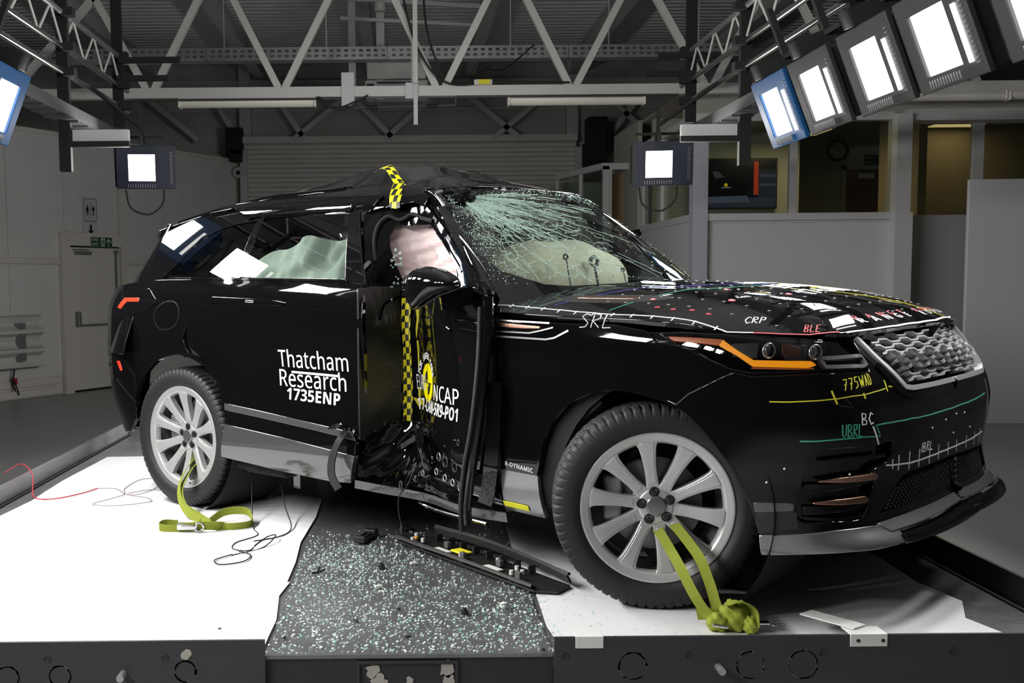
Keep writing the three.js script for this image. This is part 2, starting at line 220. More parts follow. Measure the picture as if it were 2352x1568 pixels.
// ---------- traced outlines, in surface coordinates (metres along the car or plan stations, height)
const P = {
  rearDoor: [[0.091,1.224],[0.526,1.217],[0.981,1.209],[1.277,1.203],[1.375,1.197],[1.406,1.1],[1.417,0.985],[1.398,0.807],[1.386,0.649],[1.39,0.515],[1.26,0.523],[1.012,0.543],[0.69,0.567],[0.411,0.586],[0.364,0.69],[0.308,0.757],[0.223,0.824],[0.15,0.863],[0.119,0.919],[0.13,1.09]],
  rearStrip: [[0.408,0.588],[0.69,0.569],[1.012,0.545],[1.26,0.527],[1.371,0.517],[1.36,0.489],[1.262,0.5],[1.016,0.519],[0.696,0.541],[0.417,0.558]],
  rearClad: [[0.418,0.555],[0.696,0.539],[1.016,0.517],[1.262,0.498],[1.36,0.487],[1.352,0.416],[1.213,0.426],[0.86,0.455],[0.431,0.483]],
  sillPlate: [[0.431,0.483],[0.86,0.455],[1.213,0.426],[1.352,0.414],[1.301,0.29],[1.178,0.281],[0.794,0.293],[0.371,0.316]],
  arch: [[0.417,0.558],[0.364,0.688],[0.308,0.755],[0.208,0.812],[0.081,0.844],[-0.009,0.843],[-0.17,0.797],[-0.309,0.694],[-0.394,0.599],[-0.41,0.523]],
  fender: [[2.163,1.036],[2.364,1.039],[2.696,1.036],[2.828,1.017],[2.871,0.98],[2.944,0.97],[3.019,0.959],[3.13,0.906],[3.166,0.89],[3.009,0.804],[2.96,0.762],[2.85,0.789],[2.742,0.803],[2.627,0.791],[2.506,0.738],[2.422,0.657],[2.383,0.573],[2.371,0.499],[2.36,0.444],[2.184,0.45]],
  fendSill: [[2.181,0.446],[2.358,0.442],[2.362,0.364],[2.37,0.265],[2.179,0.278]],
  archF: [[6.902,0.265],[6.913,0.364],[6.923,0.443],[6.899,0.507],[6.884,0.573],[6.827,0.657],[6.698,0.738],[6.496,0.791],[6.279,0.803],[6.048,0.789],[5.746,0.762],[5.41,0.712],[5.128,0.647],[4.9,0.568],[4.771,0.495],[4.665,0.438],[4.605,0.38],[4.566,0.337],[4.547,0.275]],
  headlight: [[6.097,1.017],[5.997,0.98],[5.797,0.97],[5.522,0.959],[5.038,0.906],[4.906,0.89],[4.694,0.878],[4.191,0.888],[3.844,0.892],[2.701,0.889],[2.701,0.907],[3.255,0.99],[4.359,1],[4.859,1.011],[5.174,1.017],[5.752,1.018]],
  drl: [[5.872,1.001],[5.482,0.999],[5.066,0.995],[4.875,0.96],[4.688,0.926],[4.341,0.927],[3.983,0.926],[3.904,0.914],[4.039,0.907],[4.689,0.909],[4.887,0.95],[5.113,0.979],[5.472,0.984],[5.805,0.988]],
  ring: [[3.889,0.939],[2.767,0.935],[2.701,0.907],[2.955,0.901],[3.778,0.907]],
  grille: [[2.112,0.986],[0.664,1.005],[-2.557,1.011],[-1.98,0.928],[-1.801,0.854],[0.37,0.846],[1.713,0.836],[1.941,0.906]],
  grilleFrame: [[2.441,0.991],[2.198,0.987],[1.729,0.83],[1.621,0.814],[0.262,0.828],[-2.278,0.828],[-2.389,0.85],[-2.815,1.017]],
  vent: [[4.024,0.579],[3.951,0.624],[3.776,0.637],[2.892,0.644],[1.986,0.635],[2.15,0.59],[2.795,0.549],[2.6,0.523],[3.035,0.393],[3.696,0.39],[4.089,0.388],[4.185,0.406]],
  mesh: [[2.741,0.373],[2.197,0.447],[1.786,0.521],[1.491,0.527],[0.17,0.536],[-1.788,0.522]],
  blade1: [[3.848,0.534],[2.566,0.533]],
  blade2: [[3.924,0.459],[2.855,0.461]],
  ventTop: [[3.814,0.594],[3.252,0.6],[2.337,0.6]],
  lipTop: [[4.566,0.337],[4.137,0.349],[3.552,0.366],[2.749,0.375],[1.49,0.387],[0.379,0.392]],
  lipBot: [[4.547,0.275],[4.015,0.293],[3.344,0.307],[2.319,0.316]],
  seamF: [[4.906,0.89],[5.562,0.804],[5.746,0.762]],
  strip2: [[4.641,0.443],[4.189,0.452],[4.192,0.428],[4.616,0.415]],
  wad: [[4.485,0.792],[3.88,0.8],[3.601,0.805],[2.257,0.826]],
  wad2: [[2.147,0.83],[1.697,0.827]],
  wadTicks: [[3.673,0.831],[3.582,0.788],[3.018,0.818],[2.988,0.8],[2.209,0.852],[2.211,0.816]],
  wadText: [[3.513,0.834],[2.717,0.848]],
  bcText: [[3.059,0.729],[2.779,0.731]],
  ubrlText: [[3.452,0.69],[3.006,0.697]],
  ubrl: [[4.122,0.664],[3.742,0.669],[3.293,0.674],[2.636,0.674],[2.788,0.712],[2.096,0.714],[0.987,0.715],[-0.029,0.718],[-1.538,0.732]],
  bc: [[2.876,0.709],[2.661,0.645]],
  ibrl: [[2.335,0.565],[1.582,0.556],[0.7,0.562],[-0.337,0.566],[-1.492,0.576]],
  ibrlText: [[1.248,0.598],[0.876,0.603]],
  srl: [[2.154,1.104],[2.27,1.099]],
  tail: [[11.574,1.069],[11.363,1.121],[10.867,1.122],[10.856,1.105],[11.245,1.104],[11.438,1.064]],
  tailBox: [[11.632,1.021],[11.641,1.108],[11.353,1.182],[10.651,1.172],[10.404,1.111],[10.699,1.058],[11.237,1.007]],
  fuel: [[-0.179,1.052],[-0.088,1.105],[0.015,1.096],[0.051,1.039],[0.006,0.978],[-0.116,0.957],[-0.173,0.993]],
  bumperSeam: [[11.552,0.818],[10.981,0.694],[10.953,0.624]],
  reflect: [[11.611,0.762],[11.492,0.764],[11.402,0.714],[11.474,0.712]],
  bump2: [[11.446,0.658],[11.06,0.542],[11.017,0.424],[11.297,0.399]],
  qGlass: [[-0.216,1.234],[0.433,1.239],[0.421,1.52],[0.267,1.504],[0.142,1.485],[0.01,1.443],[-0.072,1.365],[-0.156,1.283]],
  rGlass: [[0.452,1.237],[1.261,1.215],[1.102,1.525],[0.766,1.531],[0.472,1.52]],
  pillarB: [[1.281,1.201],[1.368,1.197],[1.144,1.538],[1.099,1.54]],
  doorTop: [[0.361,1.527],[0.389,1.54],[0.754,1.549],[1.127,1.543],[1.547,1.552]],
  rail: [[-0.391,1.442],[-0.388,1.502],[-0.2,1.538],[-0.112,1.556],[-0.045,1.582],[0.218,1.626],[0.475,1.65],[0.875,1.659],[1.105,1.655],[1.363,1.642]],
  dpillar: [[-0.405,1.223],[-0.385,1.357],[-0.391,1.442]],
  text: [[0.827,0.886],[1.31,0.845],[0.812,0.715],[1.293,0.71],[0.875,0.691],[1.246,0.641]],
  handleR: [[0.325,1.129],[0.605,1.122],[0.787,1.116],[0.902,1.103],[0.842,1.092],[0.336,1.099]],
  fVent: [[2.163,1.037],[2.367,1.023],[2.374,1.013],[2.164,1.02]],
  fVent2: [[2.166,0.987],[2.391,0.983],[2.484,1.012]],
  chrome: [[2.163,1.036],[2.377,1.023]],
  ncap: [[0.368,0.755],[0.613,0.687],[0.9,0.703],[0.361,0.71],[0.364,0.639],[0.901,0.596]],
  handleF: [[0.96,1.041],[1.092,1.034],[1.092,1.002],[0.961,1.012]],
  doorEdge: [[null,null],[1.081,0.602],[1.06,0.386],[1.027,0.228],[0.69,0.498],[0.356,0.567],[0.135,1.216]],
  tape: [[0.307,1.114],[0.307,0.892],[0.299,0.687],[0.304,0.528]],
  frameO: [[1.205,1.523],[1.471,1.56],[1.742,1.361],[1.98,1.217],[2.099,1.161],[1.961,1.161],[1.626,1.167],[1.323,1.196]],
  frameI: [[1.399,1.199],[1.367,1.288],[1.346,1.357],[1.337,1.415],[1.349,1.457],[1.363,1.475],[1.376,1.465],[1.388,1.457],[1.445,1.467],[1.532,1.463],[1.568,1.438],[1.661,1.374],[1.785,1.301],[1.842,1.197]],
  seal: [[1.312,1.297],[1.294,1.377],[1.288,1.426],[1.296,1.477],[1.326,1.505],[1.374,1.487],[1.428,1.512],[1.485,1.491]],
  roofTape: [[1.137,0.365],[0.863,0.057],[0.648,-0.182]],
  srlH: [[2.089,0.841],[2.218,0.852],[2.438,0.868],[2.646,0.889],[2.824,0.881],[2.929,0.882],[2.996,0.881],[3.118,0.894],[3.192,0.85]],
  shieldGlass: [[0.758,0.821],[0.752,0.626],[0.745,0.394],[0.731,0.249],[0.723,0.175],[0.68,0.12],[0.621,0.047],[0.542,0.023],[0.308,0.046],[0,0.074],[0.672,1.033],[0.582,1.064]],
  shieldEdge: [[0.665,1.167],[0.611,1.183],[0.505,1.165],[0.392,1.105],[0.811,0.915],[0.754,-0.035]],
  airbag: [[0.697,0.31],[0.615,0.426],[0.48,0.52],[0.352,0.509],[0.218,0.312],[0.286,0.082],[0.675,0.108]],
};
// ---------- materials
const grain = dataTex(512, 512, (u, v) => { const a = .9 + .1 * fbm(u, v, 6, 5, 11), s = fbm(u, v, 90, 2, 3); const c = a - .05 * s; return [c, c, c]; }, false);
const scuffs = dataTex(1024, 1024, (u, v) => { let c = .62 + .3 * fbm(u, v, 5, 6, 21); c += .14 * (noise2(u * 24, v * 420, 420, 9) - .5); c += .12 * (noise2(u * 300, v * 20, 300, 19) - .5); if (noise2(u * 60, v * 60, 60, 31) > .86) c *= .86; return [c, c, c * 1.01]; }, false);
const scuffRough = dataTex(512, 512, (u, v) => { const r = .5 + .4 * fbm(u, v, 8, 5, 41) + .12 * (noise2(u * 12, v * 200, 200, 9) - .5); return [r, r, r]; }, false);
const paperTex = dataTex(1024, 1024, (u, v) => { let c = .955 + .04 * fbm(u, v, 4, 5, 5); const g = noise2(u * 150, v * 150, 150, 6); if (g > .93) c -= (g - .93) * 2.2; return [c, c, c * 1.005]; }, true);
const paperBump = dataTex(512, 512, (u, v) => { const c = fbm(u, v, 5, 4, 55); return [c, c, c]; }, false);
const grimeTex = dataTex(1024, 1024, (u, v) => { let c = .72 + .3 * fbm(u, v, 6, 6, 61); c += .12 * (noise2(u * 10, v * 120, 120, 62) - .5); return [c, c, c]; }, false);
const M = {
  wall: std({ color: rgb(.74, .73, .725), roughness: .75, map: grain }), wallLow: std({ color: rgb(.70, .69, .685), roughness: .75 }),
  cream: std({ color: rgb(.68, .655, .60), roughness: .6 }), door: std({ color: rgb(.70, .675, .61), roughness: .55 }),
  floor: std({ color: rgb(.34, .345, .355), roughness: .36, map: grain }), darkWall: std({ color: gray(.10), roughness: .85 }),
  cladding: std({ color: rgb(.50, .50, .48), roughness: .7 }), shutter: std({ color: rgb(.66, .65, .63), roughness: .6 }),
  roof: std({ color: rgb(.66, .66, .66), roughness: .6 }), purlin: std({ color: rgb(.58, .58, .58), roughness: .6 }), white: std({ color: rgb(.62, .62, .61), roughness: .5 }),
  frameWhite: std({ color: rgb(.60, .60, .61), roughness: .5 }), panelGray: std({ color: rgb(.62, .62, .63), roughness: .65 }), board: std({ color: rgb(.62, .62, .645), roughness: .6 }),
  black: std({ color: gray(.012), roughness: .5 }), blackMatt: std({ color: gray(.014), roughness: .8 }), darkPlastic: std({ color: gray(.02), roughness: .55 }),
  steel: std({ color: rgb(.25, .25, .262), roughness: .55, roughnessMap: scuffRough, metalness: .75, map: scuffs }),
  galv: std({ color: rgb(.45, .45, .46), roughness: .42, metalness: .8 }), trayDark: std({ color: rgb(.2, .2, .205), roughness: .5, metalness: .7 }), shiny: std({ color: rgb(.6, .6, .61), roughness: .22, metalness: 1 }), dull: std({ color: rgb(.3, .3, .31), roughness: .5, metalness: .6 }),
  railSteel: std({ color: rgb(.62, .63, .66), roughness: .55, metalness: .1, map: grimeTex }), plate: std({ color: rgb(.030, .032, .037), roughness: .5, map: grimeTex }), plateDark: std({ color: rgb(.018, .018, .02), roughness: .55, map: grimeTex }),
  paper: std({ color: rgb(.72, .72, .74), roughness: .55, map: paperTex, bumpMap: paperBump, bumpScale: .006 }), tab: std({ color: rgb(.62, .62, .61), roughness: .5 }),
  glassPane: phys({ color: rgb(.75, .8, .76), transmission: 1, thickness: 0, roughness: .02, ior: 1.5, specularIntensity: .6 }),
  navy: std({ color: rgb(.012, .016, .035), roughness: .5 }), blue: std({ color: rgb(.010, .075, .22), roughness: .4 }), lampGlow: std({ color: 0x000000, emissive: rgb(1, .99, .97), emissiveIntensity: LAMP_GLOW }), lampHousing: std({ color: rgb(.018, .018, .022), roughness: .5 }), lampFrame: std({ color: rgb(.028, .027, .028), roughness: .5 }),
  reflector: std({ color: rgb(.8, .8, .82), roughness: .2, metalness: 1 }), officeGlow: std({ color: 0x000000, emissive: rgb(1, .72, .30), emissiveIntensity: .7 }),
  tubeCover: std({ color: rgb(.86, .83, .74), roughness: .3 }), cable: std({ color: gray(.012), roughness: .6 }), officeWall: std({ color: rgb(.42, .43, .38), roughness: .8 }), officeTan: std({ color: rgb(.30, .25, .17), roughness: .8 }), wood: std({ color: rgb(.16, .085, .05), roughness: .6 }), ply: std({ color: rgb(.36, .24, .12), roughness: .7 }),
  green: std({ color: rgb(.02, .12, .07), roughness: .5 }), red: std({ color: rgb(.5, .03, .05), roughness: .5 }), yellow: std({ color: rgb(.75, .68, .02), roughness: .5 }), brick: std({ color: rgb(.08, .06, .055), roughness: .8 }), mortar: std({ color: rgb(.05, .05, .05), roughness: .9 }),
};
const printMat = (w, h, draw, o = {}) => std({ map: toCanvas(w, h, draw), roughness: .5, ...o });
// ---------- the hall: floor at y = -0.38 (the test platform's deck is y = 0), roof at 5.05
const FL = -.38, TOP = 5.05;
struct('floor', uvXZ(spanBox(-16, 9.6, FL - .2, FL, -20.4, 7.6), 'x', 'z', .35), M.floor);
{ // corrugated roof sheets, ribs run across the hall, on deep purlins that run along it
  const prof = [], L = 20.4 + 7.4; for (let z = 0; z < L; z += .2) prof.push([z, 0], [z + .09, 0], [z + .11, .035], [z + .18, .035]);
  const sh = new THREE.Shape(); prof.forEach(([z, y], i) => i ? sh.lineTo(z, y) : sh.moveTo(z, y)); sh.lineTo(L, .2); sh.lineTo(0, .2);
  const roof = struct('ceiling', new THREE.ExtrudeGeometry(sh, { depth: 25.2, bevelEnabled: false }).rotateY(Math.PI / 2).translate(-15.8, TOP, 7.4), M.roof);
  for (const x of [-7.2, -4.45, -2.55, -.55, 1.15, 2.95, 5.0, 7.2]) mesh('purlin', join([spanBox(x - .09, x + .09, TOP - .02, TOP, -19.6, 7), spanBox(x - .012, x + .012, TOP - .24, TOP, -19.6, 7), spanBox(x - .09, x + .09, TOP - .26, TOP - .24, -19.6, 7)]), M.purlin, roof);
}
{ // back wall: ribbed cladding above the roller shutter
  const w = structG('wall_back'); mesh('wall_panel', [spanBox(-16, 9.4, FL, TOP + .1, -20.2, -19.9)], M.cladding, w);
  const sh = new THREE.Shape(); sh.moveTo(-9, 0); for (let x = -9; x < 9; x += .235) { sh.lineTo(x, 0); sh.lineTo(x + .13, 0); sh.lineTo(x + .145, .05); sh.lineTo(x + .215, .05); } sh.lineTo(9, -.1); sh.lineTo(-9, -.1);
  mesh('cladding', new THREE.ExtrudeGeometry(sh, { depth: TOP - FL, bevelEnabled: false }).rotateX(-Math.PI / 2).translate(0, FL, -19.8), M.cladding, w);
  mesh('eaves_beam', [spanBox(-9, 9, 4.55, 4.75, -19.75, -19.55)], M.purlin, w); mesh('rail', [spanBox(-9, 9, 4.22, 4.27, -19.75, -19.65)], M.purlin, w);
  for (const [x, y1] of [[-2.82, TOP], [2.96, TOP]]) mesh('column', [spanBox(x - .1, x + .1, 3.7, y1, -19.72, -19.5)], M.white, w);
  const d = structG('door_1'); const slat = new THREE.ExtrudeGeometry((() => { const s = new THREE.Shape(); s.moveTo(0, 0); s.lineTo(.012, .004); s.quadraticCurveTo(.026, .041, .012, .076); s.lineTo(0, .08); s.lineTo(-.01, .08); s.lineTo(-.01, 0); return s; })(), { depth: 5.86, bevelEnabled: false }).rotateY(-Math.PI / 2).scale(1, 1, 1);
  for (let k = 0; k < 49; k++) { const m = mesh('slat', slat, M.shutter, d); m.position.set(3.02, 3.62 - k * .0823, -19.46); }
  mesh('shutter_box', [spanBox(-2.86, 3.02, 3.63, 3.74, -19.6, -19.3)], M.shutter, d);
  for (const s of [-1, 1]) mesh('guide_rail', [box(.13, 3.9, .12, s > 0 ? 3.05 : -2.84, 1.57, -19.4)], M.purlin, d);
  mesh('drive_bracket', [box(.28, .45, .3, -2.98, 3.66, -19.3), box(.2, .2, .3, -2.95, 3.4, -19.3)], M.blackMatt, d);
  mesh('drive_motor', [box(.34, .75, .4, 3.32, 3.62, -19.2, .03), cyl(.12, .5, 3.5, 3.65, -19.15).rotateX(0), box(.28, 2.4, .2, 3.24, 2.35, -19.25)], M.blackMatt, d);
}
{ // back bracing truss in front of the cladding
  const t = thing('bracing_truss', 'grey steel bracing truss just in front of the ribbed back cladding', 'truss');
  for (const [a, b] of [[-4.6, -3.6], [-3.4, -2.9], [-2.3, -1.75], [-1.0, -.2], [-.9, -1.95], [.62, -.35], [1.0, 2.0], [2.55, 1.55], [4.2, 3.55], [3.4, 4.3], [5.0, 4.4]]) mesh('brace', [bar([a, 4.5, -19.3], [b, 3.68, -19.3], .09, .06)], M.purlin, t);
  mesh('chord', [spanBox(-8.6, 8.6, 4.48, 4.58, -19.35, -19.25)], M.purlin, t);
}
// left wall, which runs back at an angle; t metres along it from its corner, y up, d metres proud of it
const WL0 = [-5.526, -14.685], WLD = [.471, -.882], onWall = (t, d = 0) => [WL0[0] + WLD[0] * t + .882 * d, WL0[1] + WLD[1] * t + .471 * d], WL_TURN = Math.atan2(.882, .471);
const wallBox = (t0, t1, y0, y1, d0, d1, r) => spanBox(t0, t1, y0, y1, d0, d1, r).rotateY(WL_TURN).translate(WL0[0], 0, WL0[1]);
{
  const w = structG('wall_left');
  mesh('wall_panel', [wallBox(-12, 5.45, FL, 3.32, -.2, -.012)], M.wall, w);
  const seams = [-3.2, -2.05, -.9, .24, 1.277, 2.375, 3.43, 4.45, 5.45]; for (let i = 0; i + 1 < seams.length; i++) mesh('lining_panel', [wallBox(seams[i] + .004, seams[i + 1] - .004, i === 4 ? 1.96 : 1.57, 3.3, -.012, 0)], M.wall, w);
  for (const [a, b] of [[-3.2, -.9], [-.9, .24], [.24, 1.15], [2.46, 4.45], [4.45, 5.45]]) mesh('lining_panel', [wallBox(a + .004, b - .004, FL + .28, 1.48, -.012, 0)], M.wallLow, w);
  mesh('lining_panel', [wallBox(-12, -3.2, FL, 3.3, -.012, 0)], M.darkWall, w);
  mesh('dado_rail', [wallBox(-3.2, 1.16, 1.49, 1.56, 0, .03)], M.cream, w); mesh('dado_rail', [wallBox(2.5, 5.4, 1.49, 1.56, 0, .03)], M.cream, w);
  mesh('kick_board', [wallBox(-3.2, 1.1, FL + .02, FL + .12, 0, .03), wallBox(-3.2, 1.1, FL + .16, FL + .26, 0, .025)], M.cream, w); mesh('top_flashing', [wallBox(-12, 5.45, 3.3, 3.36, -.1, .03)], M.cream, w);
  mesh('corner_post', [wallBox(2.38, 2.46, 1.96, 3.3, 0, .04), wallBox(5.3, 5.45, FL, 3.3, 0, .03)], M.cream, w);
  mesh('return_wall', [spanBox(-3.2, -3.0, FL, 3.32, -20, -19.4)], M.wall, w);
}
{ // fire door
  const d = structG('door_2');
  mesh('door_frame', [wallBox(1.15, 1.31, FL, 1.95, 0, .07), wallBox(2.37, 2.47, FL, 1.95, 0, .07), wallBox(1.31, 2.37, 1.76, 1.95, 0, .07)], M.cream, d);
  mesh('door_leaf', [wallBox(1.33, 2.35, FL + .03, 1.735, -.004, .03)], M.door, d);
  mesh('head_gap', [wallBox(1.32, 2.36, 1.74, 1.765, .0, .012)], M.black, d); mesh('foot_gap', [wallBox(1.33, 2.35, FL + .0, FL + .03, .0, .01)], M.black, d);
  mesh('door_closer', [wallBox(1.42, 1.74, 1.63, 1.68, .03, .08, .01), wallBox(1.38, 1.7, 1.695, 1.71, .03, .06)], M.dull, d);
  const b = mesh('push_bar', [wallBox(1.45, 2.24, .585, .615, .08, .11, .01)], M.dull, d); mesh('end_bracket', [wallBox(1.4, 1.47, .58, .8, .03, .1, .015)], M.dull, b); mesh('end_bracket', [wallBox(2.22, 2.3, .58, .84, .03, .1, .015)], M.dull, b);
  mesh('bolt_rod', [wallBox(2.245, 2.27, FL + .1, 1.7, .04, .065)], M.dull, d); mesh('keep', [wallBox(2.23, 2.29, 1.65, 1.71, .03, .07), wallBox(2.235, 2.28, 1.1, 1.13, .03, .07), wallBox(2.235, 2.28, .1, .13, .03, .07)], M.dull, d);
}
const figure = (x, cx, cy, s, skirt) => { x.beginPath(); x.arc(cx, cy - s * .82, s * .15, 0, 7); x.fill(); x.fillRect(cx - s * .2, cy - s * .62, s * .4, s * .55); x.fillRect(cx - s * .3, cy - s * .6, s * .09, s * .55); x.fillRect(cx + s * .21, cy - s * .6, s * .09, s * .55); if (skirt) { x.beginPath(); x.moveTo(cx - s * .16, cy - s * .4); x.lineTo(cx - s * .34, cy + s * .15); x.lineTo(cx + s * .34, cy + s * .15); x.lineTo(cx + s * .16, cy - s * .4); x.fill(); } x.fillRect(cx - s * .17, cy - s * .1, s * .14, s * .9); x.fillRect(cx + s * .03, cy - s * .1, s * .14, s * .9); };
const runner = (x, cx, cy, s) => { x.beginPath(); x.arc(cx + s * .1, cy - s * .8, s * .16, 0, 7); x.fill(); x.lineWidth = s * .2; x.lineCap = 'round'; x.beginPath(); x.moveTo(cx, cy - s * .5); x.lineTo(cx, cy + .05 * s); x.lineTo(cx + s * .35, cy + s * .3); x.lineTo(cx + s * .25, cy + s * .75); x.moveTo(cx, cy); x.lineTo(cx - s * .2, cy + s * .45); x.lineTo(cx - s * .55, cy + s * .6); x.moveTo(cx - s * .4, cy - s * .1); x.lineTo(cx, cy - s * .45); x.lineTo(cx + s * .45, cy - s * .2); x.stroke(); };
function signBoard(name, label, cat, mat, w, h, place, depth = .012) { const t = thing(name, label, cat); mesh('sign_panel', place(box(w, h, depth)), M.white, t); const f = new THREE.PlaneGeometry(w * .985, h * .97).translate(0, 0, depth / 2 + .001); mesh('sign_face', place(f), mat, t); return t; }
const atWall = (t, y, d) => (g) => g.translate(t, y, d).rotateY(WL_TURN).translate(WL0[0], 0, WL0[1]);
const exitDraw = (txt, up) => (x, w, h) => { x.fillStyle = '#0f4a36'; x.fillRect(0, 0, w, h); x.fillStyle = x.strokeStyle = '#c9cfc6'; x.font = `bold ${h * .42}px sans-serif`; x.textBaseline = 'middle'; x.fillText(txt[0], w * .03, h * .27); x.fillText(txt[1], w * .03, h * .74); x.fillRect(w * .46, h * .06, w * .2, h * .88); x.fillStyle = x.strokeStyle = '#0f4a36'; runner(x, w * .56, h * .5, h * .42); x.strokeStyle = '#c9cfc6'; x.lineWidth = h * .12; x.beginPath(); x.moveTo(w * .84, h * .9); x.lineTo(w * .84, h * .2); x.moveTo(w * .73, h * .5); x.lineTo(w * .84, h * .2); x.lineTo(w * .95, h * .5); x.stroke(); };
signBoard('exit_sign', 'small green fire exit sign on the frame above the cream fire door', 'sign', printMat(512, 192, exitDraw(['FIRE', 'EXIT'])), .44, .145, atWall(1.926, 1.822, .085));
signBoard('toilet_sign', 'white toilet sign with two black figures and a down arrow above the fire door', 'sign', printMat(256, 512, (x, w, h) => { x.fillStyle = '#c9c9cb'; x.fillRect(0, 0, w, h); x.strokeStyle = '#2a2a2c'; x.lineWidth = 7; x.beginPath(); x.roundRect(18, 14, w - 36, h * .56, 26); x.stroke(); x.fillStyle = '#161618'; figure(x, 76, 170, 78, true); figure(x, 180, 170, 78, false); x.fillRect(w / 2 - 5, 50, 8, 220); x.fillRect(w / 2 - 18, 350, 36, 80); x.beginPath(); x.moveTo(w / 2 - 48, 420); x.lineTo(w / 2 + 48, 420); x.lineTo(w / 2, 490); x.fill(); }), .3, .6, atWall(1.79, 2.18, .012));
{ // two steel crash-barrier beams on the left wall
  const prof = [[0, .02], [.03, .02], [.05, .07], [.07, .16], [.07, .22], [.03, .27], [.0, .31], [.0, .37], [.03, .41], [.07, .46], [.07, .52], [.05, .61], [.03, .66], [0, .66]].map(([d, y]) => [d * 1.5, y * .72]);
  const sh = new THREE.Shape(); prof.forEach(([d, y], i) => i ? sh.lineTo(d, y) : sh.moveTo(d, y)); for (const [d, y] of prof.slice().reverse()) sh.lineTo(d - .012, y);
  for (const [y, lab, t1] of [[.32, 'upper white corrugated crash barrier beam stacked on the left wall', .63], [-.1 + .16 - .0, 'lower white corrugated crash barrier beam stacked on the left wall', .64]]) {
    const g = thing('barrier_beam', lab, 'crash barrier'); const geo = new THREE.ExtrudeGeometry(sh, { depth: 3.4, bevelEnabled: false }).rotateY(Math.PI / 2);
    mesh('beam', geo.translate(0, 0, 0).scale(1, .98, 1).applyMatrix4(new THREE.Matrix4().makeTranslation(t1 - 3.4, y, .2)).rotateY(WL_TURN).translate(WL0[0], 0, WL0[1]), M.white, g);
    mesh('wall_bracket', [wallBox(.2, .32, y + .1, y + .36, 0, .19)], M.dull, g);
  }
  const tg = thing('lockout_tag', 'small red tag hanging on wires low on the left wall', 'tag'); mesh('tag_plate', [wallBox(.17, .25, -.16, -.07, .06, .075, .004)], M.red, tg);
  mesh('wire', [tube([[0, .1, .1], [-.02, -.1, .08], [.03, -.2, .07]].map(([t, y, d]) => { const p = onWall(.18 + t, d); return [p[0], y - .05, p[1]]; }), .012), tube([[0, 0, .1], [.08, -.14, .08], [.14, -.26, .06]].map(([t, y, d]) => { const p = onWall(.14 + t, d); return [p[0], y - .05, p[1]]; }), .01)], M.cable, tg);
  const cam = thing('cctv_camera', 'small white dome security camera on the left wall beside the roller shutter', 'camera'); const p = onWall(5.28, .12);
  mesh('camera_body', [new THREE.SphereGeometry(.1, 20, 14).translate(p[0], 3.13, p[1])], M.white, cam); mesh('lens', [new THREE.SphereGeometry(.04, 14, 10).translate(p[0] + .02, 3.11, p[1] + .09)], M.black, cam); mesh('lead', [tube([[p[0], 3.02, p[1]], [p[0] - .01, 2.2, p[1] - .05], [p[0], 1.2, p[1] - .05]], .008)], M.cable, cam);
}
{ // outer walls that close the hall, beyond the frame
  struct('wall_far_left', [spanBox(-15.2, -15, FL, TOP + .1, -20, 7.4)], M.darkWall); struct('wall_front', [spanBox(-15.2, 9.4, FL, TOP + .1, 7.2, 7.4)], M.darkWall); struct('wall_right', [spanBox(9.2, 9.4, FL, TOP + .1, -20, 7.4)], M.darkWall);
}
